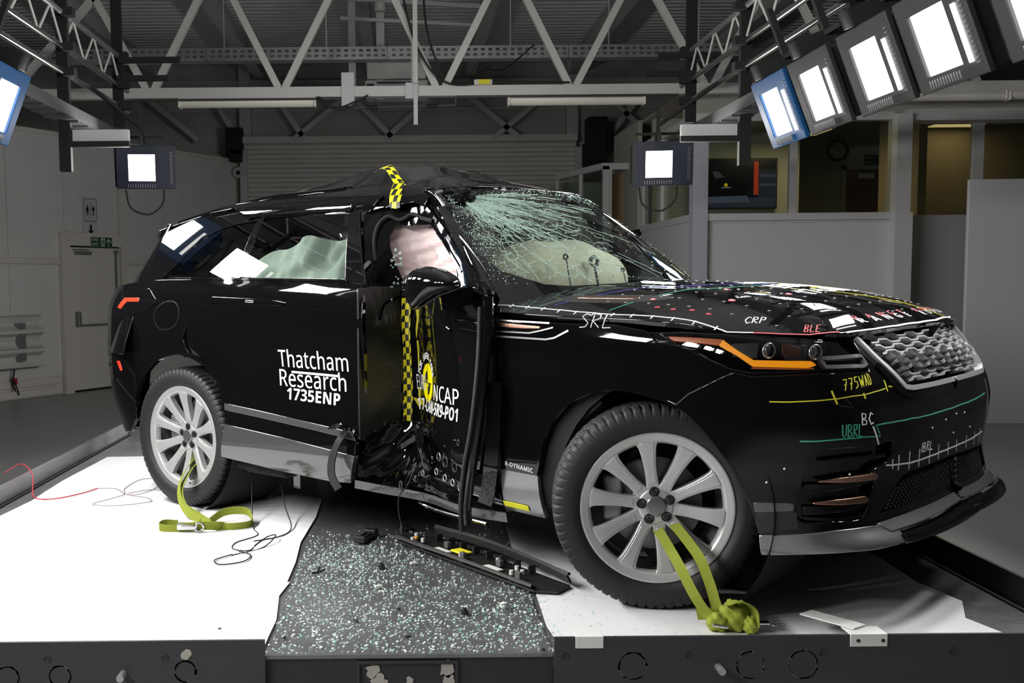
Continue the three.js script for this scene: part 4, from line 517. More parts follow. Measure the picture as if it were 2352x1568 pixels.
// ---------- the crashed car
const C = {
  paint: phys({ color: rgb(.0025, .0025, .003), roughness: .02, ior: 1.5 }), gloss: phys({ color: rgb(.003, .003, .0035), roughness: .03 }), trim: std({ color: gray(.012), roughness: .45 }), matt: std({ color: gray(.006), roughness: .9 }),
  sill: phys({ color: rgb(.075, .075, .082), roughness: .12, metalness: .3, clearcoat: 1, clearcoatRoughness: .02 }), silver: phys({ color: rgb(.22, .225, .235), roughness: .28, metalness: .75, clearcoat: .6, clearcoatRoughness: .08 }),
  chrome: std({ color: rgb(.62, .62, .63), roughness: .16, metalness: 1 }), barChrome: std({ color: rgb(.55, .56, .58), roughness: .38, metalness: .6 }), letter: std({ color: rgb(.32, .32, .33), roughness: .5, metalness: .25 }), dullChrome: std({ color: rgb(.36, .37, .385), roughness: .3, metalness: .9 }), copper: std({ color: rgb(.52, .30, .22), roughness: .25, metalness: 1 }),
  glass: phys({ color: rgb(.46, .53, .50), transmission: 1, thickness: 0, roughness: .0, ior: 1.52 }), shield: phys({ color: rgb(.70, .80, .76), transmission: 1, thickness: 0, roughness: .01, ior: 1.5 }), lens: phys({ color: rgb(.55, .55, .56), transmission: 1, thickness: 0, roughness: .0, ior: 1.45 }),
  rubber: std({ color: rgb(.0085, .0085, .009), roughness: .62 }), alloy: phys({ color: rgb(.52, .525, .535), roughness: .36, metalness: .5, clearcoat: .6, clearcoatRoughness: .15 }), barrel: std({ color: rgb(.16, .16, .165), roughness: .5, metalness: .6 }), disc: std({ color: rgb(.2, .2, .2), roughness: .45, metalness: .9 }),
  amber: std({ color: rgb(.4, .12, .01), roughness: .3, emissive: rgb(1, .36, .008), emissiveIntensity: 1.05 }), amberDim: std({ color: rgb(.42, .13, .05), roughness: .2, emissive: rgb(.55, .12, .03), emissiveIntensity: .35 }), redLamp: std({ color: rgb(.45, .03, .015), roughness: .2, emissive: rgb(.8, .06, .02), emissiveIntensity: .35 }),
  chalkW: std({ color: rgb(.66, .67, .70), roughness: .8 }), chalkY: std({ color: rgb(.55, .53, .02), roughness: .8 }), chalkG: std({ color: rgb(.05, .33, .24), roughness: .8 }), chalkR: std({ color: rgb(.50, .06, .08), roughness: .8 }), chalkB: std({ color: rgb(.06, .07, .42), roughness: .8 }), film: std({ color: rgb(.80, .81, .84), roughness: .4 }), filmY: std({ color: rgb(.82, .74, .0), roughness: .4 }), filmK: std({ color: gray(.01), roughness: .4 }),
  bag: std({ color: rgb(.52, .42, .425), roughness: .85 }), bagGreen: std({ color: rgb(.60, .60, .57), roughness: .9 }), tan: std({ color: rgb(.23, .195, .15), roughness: .85 }), crumb: phys({ color: rgb(.80, .93, .89), transmission: .7, thickness: 0, roughness: .12, ior: 1.5 }), crack: std({ color: rgb(.30, .41, .365), roughness: .4 }),
};
const checker = new THREE.DataTexture(new Uint8Array([225, 214, 8, 255, 12, 12, 10, 255, 12, 12, 10, 255, 225, 214, 8, 255]), 2, 2); checker.colorSpace = THREE.SRGBColorSpace; checker.magFilter = THREE.NearestFilter; checker.wrapS = checker.wrapT = THREE.RepeatWrapping; checker.needsUpdate = true;
const car = thing('crashed_car', 'black luxury SUV with a caved-in front door and crushed roof on the test platform', 'car', [-.596, 0, -6.5007], -Math.atan2(.67512, .7377));
const RIGHT = [0, 0, 1], UPV = [0, 1, 0], FRONT = [1, 0, .1], mir = (fn) => (u, v) => { const p = fn(u, v); return [p[0], p[1], -p[2]]; };
const part = (name, geo, mat, parent = car, label) => { const m = mesh(name, geo, mat, parent); if (label) m.userData.label = label; return m; };
{ // dark inner shell, floor and arches
  const circ = (cx, cy, r, a0, a1, n) => Array.from({ length: n + 1 }, (_, i) => { const a = lerp(a0, a1, i / n); return [cx + r * Math.cos(a), cy + r * Math.sin(a)]; });
  const rearCore = [[-.7, .42], [-.43, .42], ...circ(0, .40, .43, Math.PI, 0, 14), [.5, .3], [1.34, .3], [1.34, 1.2], [-.7, 1.2]];
  part('inner_shell', [patch(rearCore, flank, RIGHT, { lift: -.03, thick: 0, rim: false, du: .1, dv: .1 }), patch([[2.1, .3], [2.39, .3], ...circ(2.874, .40, .44, Math.PI, .3, 14), [3.35, .3], [3.42, .95], [3.0, .99], [2.1, 1.0]], flank, RIGHT, { lift: -.035, thick: 0, rim: false, du: .1, dv: .1 }), spanBox(-.75, 3.2, .24, .3, -.7, .62), spanBox(-.6, 3.1, .3, .9, -.62, -.58), spanBox(.46, 2.4, .3, 1.1, -.3, -.26), spanBox(2.35, 2.42, .3, 1.08, -.85, .8), spanBox(3.05, 3.1, .35, 1.0, -.75, .75), spanBox(-.7, .5, .9, .94, -.8, .8)], C.matt);
  for (const x of [0, 2.874]) for (const s of [1, -1]) { const g = new THREE.CylinderGeometry(.435, .435, .42, 40, 1, true, Math.PI / 2 - 1.75, 3.5).rotateX(Math.PI / 2); part('arch_liner', g.translate(x, .40, s * .71), C.matt); part('arch_liner', [new THREE.CircleGeometry(.43, 40).translate(x, .4, s * .5)], C.matt); }
  part('dashboard', [box(.5, .2, 1.35, 2.08, 1.0, 0, .08)], C.matt); part('cabin_floor', [spanBox(.3, 2.2, .42, .46, -.62, .6)], C.matt);
  for (const z of [.36, -.36]) { part('seat', [box(.5, .14, .48, 1.35, .74, z, .06), box(.14, .62, .46, 1.06, 1.08, z, .06).rotateZ(0), box(.1, .18, .26, 1.0, 1.47, z, .04)], C.matt); }
  part('rear_bench', [box(.5, .14, 1.2, .45, .76, 0, .06), box(.14, .6, 1.2, .14, 1.08, 0, .06)], C.matt);
}
// far side and tail
part('side_panel', patch([[-.7, .35], [-.42, .35], [-.42, .5], [-.3, .72], [0, .83], [.3, .72], [.42, .5], [.44, .3], [2.42, .3], [2.45, .5], [2.58, .72], [2.874, .82], [3.1, .72], [3.22, .5], [3.25, .35], [3.36, .4], [3.4, .95], [3.2, .99], [2.6, 1.03], [2.1, 1.1], [1.9, 1.2], [-.4, 1.22], [-.7, 1.2]], mir(flank), [0, 0, -1], { du: .12, dv: .08 }), C.paint);
part('side_glass', patch([[-.2, 1.23], [1.95, 1.22], [1.55, 1.53], [.4, 1.53], [0, 1.45]], mir(house), [0, 0, -1], { du: .15, dv: .1 }), C.glass);
part('tailgate', [patch([[0, .82], [1.57, .82], [1.57, 1.54], [0, 1.54]], tailgate, [-1, 0, .3], { du: .09, dv: .05 }), patch([[0, .82], [1.57, .82], [1.57, 1.54], [0, 1.54]], mir(tailgate), [-1, 0, -.3], { du: .12, dv: .08 })], C.gloss);
part('rear_spoiler', [patch([[-.74, -.6], [-.74, .6], [-.56, .63], [-.56, -.63]], (x, z) => { const p = roofTop(x, z); return [x + .1 * (z / .6) ** 2, p[1] + .012, z]; }, UPV, { thick: .03, bevel: .006 })], C.paint);
// rear quarter
{
  const q = part('quarter_panel', patch([[9.46, 1.222], [9.83, .92], [9.78, .863], [9.7, .83], [9.795, .815], [9.92, .846], [10.02, .843], [10.42, .797], [10.77, .694], [10.985, .599], [11.02, .523], [11.05, .45], [11.4, .36], [12.3, .33], [13.6, .33], [14, .8], [14, 1.12], [12.4, 1.18], [11.6, 1.2], [11.0, 1.215], [10.4, 1.222]].map(([a, h]) => [a, h]), sideSkin, RIGHT, { du: .05, dv: .025, thick: .02 }), C.paint);
  part('tail_light', patch(P.tailBox, sideSkin, RIGHT, { lift: .004, du: .06, dv: .02 }), C.gloss); const tl = car.children[car.children.length - 1]; part('red_lamp', patch(P.tail, sideSkin, RIGHT, { lift: .007, du: .06, dv: .02, thick: .003 }), C.redLamp, tl, 'lit red tail lamp');
  part('fuel_flap', [stroke(smoothPoly(P.fuel, 36), .004, flank, RIGHT, { closed: true, lift: .0006 })], C.trim); part('reflector', patch(P.reflect, sideSkin, RIGHT, { lift: .003, thick: .003 }), C.redLamp, car, 'red reflector'); part('bumper_seam', [stroke(P.bumperSeam, .005, sideSkin, RIGHT, { lift: .0005 }), stroke([[11.7, .66], [11.06, .55], [10.99, .5]], .005, sideSkin, RIGHT, { lift: .0005 })], C.trim);
  part('arch_trim', stroke(smoothPoly(P.arch, 50, false), .022, (x, h) => { const d = Math.hypot(x, h - .40) || 1, k = .01 / d; return flank(x - x * k, h - (h - .40) * k); }, RIGHT, { lift: .004, thick: .02 }), C.gloss);
}
// rear door with its mouldings and lettering
{
  const d = part('rear_door', patch(P.rearDoor, flank, RIGHT, { du: .05, dv: .025, lift: .004, thick: .02 }), C.paint);
  part('moulding', patch(P.rearStrip, flank, RIGHT, { lift: .009, thick: .012 }), C.sill, d, 'grey moulding strip'); part('cladding', patch(P.rearClad, flank, RIGHT, { lift: .004, thick: .02 }), C.gloss, d);
  part('door_handle', [patch(P.handleR, flank, RIGHT, { lift: .009, thick: .008, bevel: .003 })], C.paint, d); part('keyhole_trim', [stroke([[.6, 1.114], [.66, 1.112], [.66, 1.104], [.6, 1.106]], .004, flank, RIGHT, { closed: true, lift: .011 })], C.dullChrome, d);
  const put = (t, f, x0, h0, W, tilt, cap) => { const sz = cap, w = textWidth(t, f, sz), k = W / w; return letters(t, f, sz, (x, y) => [x0 + x * k, h0 + y + tilt * x * k], flank, RIGHT, .006); };
  const L = (list) => part('lettering', list, C.film, d, 'white lettering');
  L([put('Thatcham', fontR, .827, .800, .487, -.006, .082)]); L([put('Research', fontR, .815, .706, .478, -.006, .082)]); L([put('1735ENP', fontB, .872, .643, .375, -.02, .056)]);
  part('lettering_rule', stroke([[.915, .777], [1.235, .773]], .010, flank, RIGHT, { lift: .006 }), C.film, d);
  part('waist_trim', stroke([[.09, 1.226], [.526, 1.219], [.981, 1.211], [1.28, 1.205]], .012, flank, RIGHT, { lift: .008, thick: .008 }), C.gloss, d);
  // sill and torn strip
  part('sill_panel', patch(P.sillPlate, flank, RIGHT, { lift: .012, thick: .03, bevel: .004 }), C.sill, car, 'grey lower sill panel, broken off at the front');
  part('torn_strip', ribbon([[1.335, .535, .985], [1.29, .47, 1.0], [1.262, .39, 1.01], [1.262, .32, 1.01], [1.295, .265, 1.0]], .042, .006, (t) => V(1, .1 * t, .25 - t * .5), 40), C.trim, car, 'torn dark sill strip hanging down'); part('torn_strip', ribbon([[1.26, .54, 1.0], [1.31, .565, 1.01], [1.35, .555, .99], [1.375, .5, .96]], .05, .006, (t) => V(.3, .3, 1), 30), C.gloss);
  part('hanging_bracket', [box(.05, .12, .003, .72, .22, .74), box(.05, .06, .03, .7, .29, .74)], C.sill); part('underbody_pod', [box(.32, .06, .1, .62, .262, .82, .02), box(.2, .05, .08, .5, .27, .84, .02)], C.matt);
}
// greenhouse: pillars, glass, roof
{
  part('quarter_glass', patch(smoothPoly([[-.216, 1.234], [.433, 1.232]], 2, false).concat([[.43, 1.3], [.424, 1.5], [.405, 1.508], [.267, 1.5], [.142, 1.478], [.01, 1.436], [-.075, 1.36], [-.156, 1.283]]), house, RIGHT, { lift: .004, du: .06, dv: .04, thick: .005 }), C.glass);
  part('rear_door_glass', patch([[.478, 1.232], [1.258, 1.214], [1.102, 1.522], [.766, 1.528], [.478, 1.516]], house, RIGHT, { lift: .004, du: .06, dv: .04, thick: .005 }), C.glass);
  part('glass_trim', [stroke([[-.24, 1.226], [-.165, 1.283], [-.08, 1.368], [.0, 1.446], [.135, 1.49], [.265, 1.513], [.43, 1.523]], .014, house, RIGHT, { lift: .006, thick: .01 }), stroke([[-.3, 1.222], [.4, 1.222]], .014, house, RIGHT, { lift: .006, thick: .01 })], C.gloss);
  part('window_pillar', patch([[.433, 1.2], [.478, 1.2], [.478, 1.53], [.424, 1.53]], house, RIGHT, { lift: .005, thick: .01, bevel: .004 }), C.gloss); part('window_pillar', patch([[1.266, 1.19], [1.385, 1.18], [1.16, 1.55], [1.108, 1.54]], house, RIGHT, { lift: .008, thick: .012, bevel: .006, du: .03 }), C.gloss);
  part('rear_pillar', patch([[-.41, 1.2], [-.3, 1.2], [-.245, 1.228], [-.165, 1.292], [-.085, 1.376], [-.005, 1.455], [.13, 1.5], [.26, 1.522], [.42, 1.535], [.38, 1.56], [.2, 1.6], [-.2, 1.55], [-.41, 1.49]], house, RIGHT, { du: .05, dv: .03, thick: .01 }), C.paint);
  part('roof_side', [patch([[.38, 1.535], [.755, 1.535], [1.13, 1.527], [1.24, 1.53], [1.3, 1.6], [1.2, 1.65], [.875, 1.656], [.475, 1.648], [.2, 1.622], [-.05, 1.58], [.2, 1.6]], (x, h) => { const p = house(x, h); return [p[0], p[1], p[2] + .022 * Math.sin(clamp((h - 1.53) / .12, 0, 1) * Math.PI)]; }, RIGHT, { du: .05, dv: .015, thick: .01, lift: .003 })], C.paint);
  part('roof_side', patch([[1.12, 1.532], [1.2, 1.528], [1.33, 1.552], [1.46, 1.565], [1.53, 1.54], [1.56, 1.6], [1.44, 1.635], [1.28, 1.655], [1.1, 1.66]], (x, h) => { const p = house(x, h), d = frameDent(x) * .2; return [p[0], p[1], p[2] + d + .02 * Math.sin(clamp((h - 1.53) / .12, 0, 1) * Math.PI)]; }, RIGHT, { du: .03, dv: .015, thick: .01, lift: .006 }), C.paint, car, 'dented black cant rail above the front door');
  part('door_frame_rail', [stroke([[.36, 1.527], [.39, 1.541], [.755, 1.545], [1.127, 1.538]], .016, house, RIGHT, { lift: .016, thick: .012 })], C.gloss);
  const r = part('roof_panel', patch([[-.56, -.64], [-.56, .64], [-.3, .655], [.4, .665], [.9, .655], [1.1, .63], [1.3, .6], [1.46, .58], [1.62, .5], [1.7, .3], [1.745, 0], [1.7, -.3], [1.62, -.58], [1.3, -.64], [.4, -.66]], roofCrush, UPV, { du: .035, dv: .035, thick: .02 }), C.paint, car, 'buckled black roof panel');
  part('roof_rail', [stroke([[-.35, .645], [.1, .655], [.6, .655], [1.0, .64]], .02, roofTop, UPV, { lift: .012, thick: .012 }), stroke([[-.1, .60], [.5, .61], [1.0, .6]], .012, roofTop, UPV, { lift: .008, thick: .01 })], C.gloss, r);
  // crushed cant rail above the front door: crumpled plates
  const cr = (x, y, z, s, k) => { const g = new THREE.IcosahedronGeometry(1, 3), p = g.attributes.position; for (let i = 0; i < p.count; i++) { const v = V(p.getX(i), p.getY(i), p.getZ(i)), f = 1 + .35 * (noise2(v.x * 2.2 + k, v.y * 2.2 + v.z * 2.9, 64, 3) - .5) + .25 * (noise2(v.x * 5 + k, v.z * 5 - v.y * 4, 64, 4) - .5); v.multiplyScalar(f); p.setXYZ(i, x + v.x * s[0], y + v.y * s[1], z + v.z * s[2]); } g.computeVertexNormals(); return g; };
  part('crushed_rail', cr(1.53, 1.585, .50, [.14, .06, .09], 9), C.paint); part('crushed_rail', cr(1.36, 1.575, .50, [.17, .05, .1], 3), C.paint, car, 'crushed roof rail above the dent'); part('crushed_rail', cr(1.62, 1.585, .56, [.1, .055, .06], 15), C.gloss); part('crushed_rail', cr(1.45, 1.62, .36, [.16, .045, .1], 21), C.gloss); part('rail_cavity', [new THREE.TorusGeometry(.045, .014, 10, 26).rotateY(.6).translate(1.585, 1.56, .60)], C.dullChrome);
}
// front door: pushed in by the pole
{
  part('scuffed_skin', patch([[0, 1.17], [.1, 1.18], [.262, 1.17], [.262, .535], [.1, .53], [0, .5]], dentDoor, RIGHT, { du: .014, dv: .018, thick: .01 }), std({ color: gray(.006), roughness: .65, roughnessMap: scuffRough }), car, 'scuffed rear part of the front door');
  const d = part('front_door', patch([[.265, 1.18], [.35, 1.19], [.6, 1.185], [.85, 1.18], [1.0, 1.165], [1.09, 1.15], [1.155, 1.115], [1.16, .9], [1.125, .62], [1.085, .44], [.98, .42], [.83, .455], [.7, .49], [.55, .52], [.4, .53], [.265, .535]], dentDoor, RIGHT, { du: .014, dv: .018, thick: .02 }), C.paint, car, 'caved-in front door');
  const tp = { lift: .003, thick: .002, du: .012, dv: .02, uvk: 1 }; checker.repeat.set(1 / .042, 1 / .058); checker.offset.set(.38, 0);
  part('impact_tape', patch([[.282, .535], [.324, .535], [.325, .8], [.324, 1.15], [.282, 1.15], [.283, .8]], dentDoor, RIGHT, tp), std({ map: checker, roughness: .45 }), d, 'yellow and black checked tape');
  part('tape_smear', [[[.355, 1.07], [.372, 1.09], [.378, 1.03], [.37, .98], [.366, .94], [.362, .985], [.366, 1.03]], [[.368, .93], [.376, .93], [.38, .86], [.384, .79], [.376, .8], [.372, .87]], [[.36, .70], [.376, .715], [.372, .66], [.36, .67]], [[.33, .66], [.37, .655], [.41, .665], [.405, .64], [.36, .625]]].map((p) => patch(p, dentDoor, RIGHT, { ...tp, lift: .002 })), std({ color: rgb(.45, .40, .02), roughness: .5 }), d, 'smeared yellow tape');
  part('scratch', Array.from({ length: 46 }, (_, i) => { const p = .12 + .13 * rnd(), h = .62 + .42 * rnd(); return stroke([[p, h], [p + .01 + .03 * rnd(), h + rr(-.012, .012)]], rr(.0008, .003), dentDoor, RIGHT, { lift: .0008, step: .01 }); }), std({ color: rgb(.07, .075, .06), roughness: .6 }), d); d.children[d.children.length - 1].userData.kind = 'stuff';
  // test emblem and lettering
  const cx = .482, cy = .742, R = .086, disc = (a0, a1, r0, r1, n = 24) => { const o = []; for (let i = 0; i <= n; i++) { const a = lerp(a0, a1, i / n); o.push([cx + .83 * r1 * Math.cos(a), cy + r1 * Math.sin(a)]); } if (r0) for (let i = n; i >= 0; i--) { const a = lerp(a0, a1, i / n); o.push([cx + .83 * r0 * Math.cos(a), cy + r0 * Math.sin(a)]); } else o.push([cx, cy]); return o; };
  const em = part('emblem', patch(disc(0, 6.2832, 0, R, 40).slice(0, -2), dentDoor, RIGHT, { ...tp, lift: .003 }), C.filmY, d, 'round yellow test emblem'); part('emblem_mark', [patch(disc(Math.PI / 2 + .06, Math.PI - .06, .02, R * .62), dentDoor, RIGHT, { ...tp, lift: .0036 }), patch(disc(-Math.PI / 2 + .06, -.06, .02, R * .62), dentDoor, RIGHT, { ...tp, lift: .0036 }), stroke([[cx, cy - R], [cx, cy + R]], .004, dentDoor, RIGHT, { lift: .0038 }), stroke([[cx - .07, cy], [cx + .07, cy]], .004, dentDoor, RIGHT, { lift: .0038 })], C.filmK, d);
  const arc = 'FOR SAFER CARS', list = []; [...arc].forEach((c, i) => { if (c === ' ') return; const a = lerp(2.75, .38, i / (arc.length - 1)), r = R + .024, w = textWidth(c, fontB, .03) / 2; list.push(letters(c, fontB, .03, (x, y) => { const X = x - w, ca = Math.cos(a), sa = Math.sin(a); return [cx + .83 * ((r + y) * ca + X * sa), cy + (r + y) * sa - X * ca]; }, dentDoor, RIGHT, .004)); });
  part('lettering', list, C.film, d, 'white lettering');
  const put = (t, f, p0, p1, h0, sz, tilt = 0) => { const w = textWidth(t, f, sz), k = (p1 - p0) / w; return letters(t, f, sz, (x, y) => [p0 + x * k, h0 + y + tilt * x], dentDoor, RIGHT, .004); };
  part('lettering', put('EURO', fontR, .352, .455, .705, .07), C.film, d, 'white lettering'); part('lettering', put('NCAP', fontR, .585, .905, .675, .07, .02), C.film, d, 'white lettering'); part('lettering', put('17-LAN-5R9-PO1', fontB, .352, .905, .612, .055, -.0), C.film, d, 'white lettering');
  // upper pressings and pull handle
  part('door_handle', [patch(P.handleF, dentDoor, RIGHT, { lift: .012, thick: .012, bevel: .004, du: .03 }), stroke([[.93, 1.055], [1.15, 1.05]], .006, dentDoor, RIGHT, { lift: .004, thick: .004 })], C.gloss, d);
  part('buckled_edge', [stroke(smoothPoly([[.42, 1.09], [.52, 1.085], [.56, 1.06], [.66, 1.045], [.72, 1.04], [.8, 1.01], [.88, .995]], 40, false), .012, dentDoor, RIGHT, { lift: .006, thick: .008 }), stroke(smoothPoly([[.13, 1.03], [.17, 1.1], [.26, 1.13], [.33, 1.13]], 30, false), .01, dentDoor, RIGHT, { lift: .005, thick: .008 })], C.gloss, d);
  part('grommet', [new THREE.TorusGeometry(.012, .003, 8, 24).rotateY(-.45).translate(...dentDoor(.93, .53).map((v, i) => v + [-.002, 0, .006][i]))], C.trim, d);
  // flared leading edge and the flap behind it
  const e = part('door_edge', tube([[2.157, 1.14, .995], [2.162, 1.03, 1.0], [2.148, .9, 1.005], [2.118, .62, 1.015], [2.085, .45, 1.015], [2.06, .33, 1.01], [2.05, .27, 1.005], [2.042, .215, .99]], .021, 80, 12), C.gloss, car, 'flared front edge of the damaged door');
  part('edge_seal', tube([[2.135, 1.1, 1.02], [2.13, .9, 1.025], [2.1, .62, 1.035], [2.062, .45, 1.035], [2.04, .3, 1.03], [2.02, .18, 1.0]], .01, 60, 8), C.rubber, e); part('door_flap', [ribbon([[2.172, .8, .975], [2.17, .6, .98], [2.155, .45, .98], [2.135, .36, .97], [2.11, .30, .96]], .06, .012, (t) => V(1, 0, -.3), 40)], C.paint, e);
}
{ // window frame of the front door, the blown curtain airbag inside it
  const inner = P.frameI.map(([x, h]) => [x, h]), outer = [[1.285, 1.17], [1.25, 1.35], [1.205, 1.523], [1.33, 1.545], [1.471, 1.556], [1.742, 1.361], [1.98, 1.215], [2.1, 1.15], [2.0, 1.14], [1.85, 1.15], [1.6, 1.155], [1.4, 1.165]];
  part('window_frame', patch(cutHole(outer, [...inner.slice(0, 14)]), doorFrame, RIGHT, { du: .03, dv: .02, thick: .02, bevel: .005 }), C.gloss, car, 'bent black window frame');
  part('frame_lip', [stroke([[1.215, 1.53], [1.33, 1.552], [1.471, 1.562], [1.60, 1.468], [1.742, 1.367], [1.98, 1.22], [2.1, 1.158]], .018, doorFrame, RIGHT, { lift: .014, thick: .014 }), stroke([[1.6, 1.42], [1.75, 1.315], [1.86, 1.24]], .01, doorFrame, RIGHT, { lift: .008, thick: .01 })], C.gloss);
  part('window_seal', tube(P.seal.concat([[1.56, 1.475]]).map(([x, h]) => { const p = doorFrame(x, h); return [p[0] + .01, p[1], p[2] + .018]; }), .009, 60, 8), C.matt);
  part('mirror_sail', patch([[1.845, 1.19], [1.845, 1.285], [1.98, 1.205], [2.02, 1.17]], doorFrame, RIGHT, { lift: .004, thick: .01 }), C.gloss);
  const bag = (x, h) => { const p = doorFrame(x, h), u = (x - 1.3) / .6, v = (h - 1.15) / .36, f = u - .15 - .75 * v; return [p[0], p[1], p[2] - .07 + .05 * sstep(-.1, .06, f) - .03 * sstep(.06, .5, f) + .022 * Math.sin((u * 5 + v * 9)) * sstep(.3, 0, Math.abs(f + .25)) + .008 * Math.sin(u * 34 + v * 13) * sstep(1, .3, v) + .006 * Math.sin(v * 41 - u * 15)]; };
  part('curtain_airbag', patch([[1.3, 1.185], [1.9, 1.185], [1.95, 1.2], [1.6, 1.5], [1.5, 1.54], [1.26, 1.54]], bag, RIGHT, { du: .015, dv: .015, thick: .02 }), C.bag, car, 'deployed pink-white curtain airbag');
  const bag2 = (x, h) => { const p = house(x, h), a = noise2(x * 9 + 3, h * 9, 64, 71), b = noise2(x * 20 + 3, h * 17, 64, 72); return [p[0], p[1], p[2] - .085 + .05 * Math.sin(a * 6.3) + .018 * b + .02 * Math.sin(x * 16)]; };
  part('curtain_airbag', patch(smoothPoly([[.5, 1.15], [1.3, 1.13], [1.27, 1.32], [1.15, 1.44], [.98, 1.40], [.86, 1.43], [.74, 1.37], [.62, 1.36], [.52, 1.28]], 50), bag2, RIGHT, { du: .015, dv: .015, thick: .02 }), C.bagGreen, car, 'deployed curtain airbag behind the rear door glass');
  part('glass_shard', Array.from({ length: 26 }, () => { const t = rnd(), p = doorFrame(lerp(1.37, 1.40, t) + rr(-.03, .02), lerp(1.36, 1.17, t)); return new THREE.TetrahedronGeometry(rr(.004, .012)).rotateX(rnd() * 6).rotateY(rnd() * 6).translate(p[0], p[1], p[2] + .012); }), C.crumb); car.children[car.children.length - 1].userData.kind = 'stuff';
}
{ // door mirror
  const out = smoothPoly([[1.799, 1.219], [1.85, 1.252], [1.905, 1.259], [1.953, 1.254], [1.997, 1.245], [2.04, 1.227], [2.067, 1.212], [2.075, 1.195], [2.073, 1.178], [2.028, 1.162], [1.98, 1.149], [1.915, 1.12], [1.86, 1.094], [1.832, 1.09], [1.815, 1.106], [1.796, 1.146], [1.794, 1.178]], 60), cx = 1.92, cy = 1.185;
  const shell = (rows, sgn) => { const pos = [], idx = [], n = out.length; rows.forEach(([k, d]) => out.forEach(([x, y]) => pos.push(cx + (x - cx) * k + d * .35 * sgn, cy + (y - cy) * k, 1.075 + d * .8 * sgn))); for (let r = 0; r + 1 < rows.length; r++) for (let q = 0; q < n; q++) { const a = r * n + q, b2 = r * n + (q + 1) % n; idx.push(a, b2, a + n, b2, b2 + n, a + n); } const g = new THREE.BufferGeometry(); g.setAttribute('position', new THREE.Float32BufferAttribute(pos, 3)); g.setIndex(idx); g.computeVertexNormals(); return g; };
  const m = part('door_mirror', shell([[1, 0], [.985, .025], [.93, .05], [.82, .072], [.62, .09], [.35, .1], [.001, .103]], 1), C.paint); part('mirror_housing', shell([[1, 0], [.97, .04], [.9, .08], [.84, .1], [.001, .1]], -1), C.gloss, m); part('mirror_rim', tube(out.map(([x, y]) => [x, y, 1.075]), .004, 90, 6, true), C.gloss, m);
  part('mirror_arm', [bar([1.93, 1.12, 1.02], [2.02, 1.14, .92], .07, .05)], C.gloss);
}
// roof tape down to the dent
part('impact_tape', [[[1.02, .12], [.95, .26], [1.0, .36], [1.09, .44], [1.2, .49], [1.29, .53]]].map((c) => { const cur = smoothPoly(c, 60, false), n = cur.length, fn = (s, t) => { const i = clamp(s / .5 * (n - 1), 0, n - 1.001), k = Math.floor(i), f = i - k, x = lerp(cur[k][0], cur[k + 1][0], f), z = lerp(cur[k][1], cur[k + 1][1], f); return roofCrush(x + t * .85, z - t * .4); }; return patch([[0, -.025], [.5, -.025], [.5, .025], [0, .025]], fn, UPV, { lift: .004, thick: .002, du: .01, dv: .0125, uvk: 1 }); }), std({ map: (() => { const c = checker.clone(); c.repeat.set(1 / .05, 1 / .05); c.offset.set(0, .5); c.needsUpdate = true; return c; })(), roughness: .45 }), car, 'yellow and black checked tape on the roof');
part('impact_tape', [patch([[1.345, 1.54], [1.39, 1.54], [1.38, 1.6], [1.35, 1.66], [1.3, 1.66], [1.325, 1.6]], (x, h) => { const p = house(x, h); return [p[0], h, p[2] + frameDent(x) * .2 + .02 * Math.sin(clamp((h - 1.53) / .12, 0, 1) * Math.PI)]; }, RIGHT, { lift: .011, du: .02, dv: .02, thick: .003 })], std({ map: checker, roughness: .45 }));
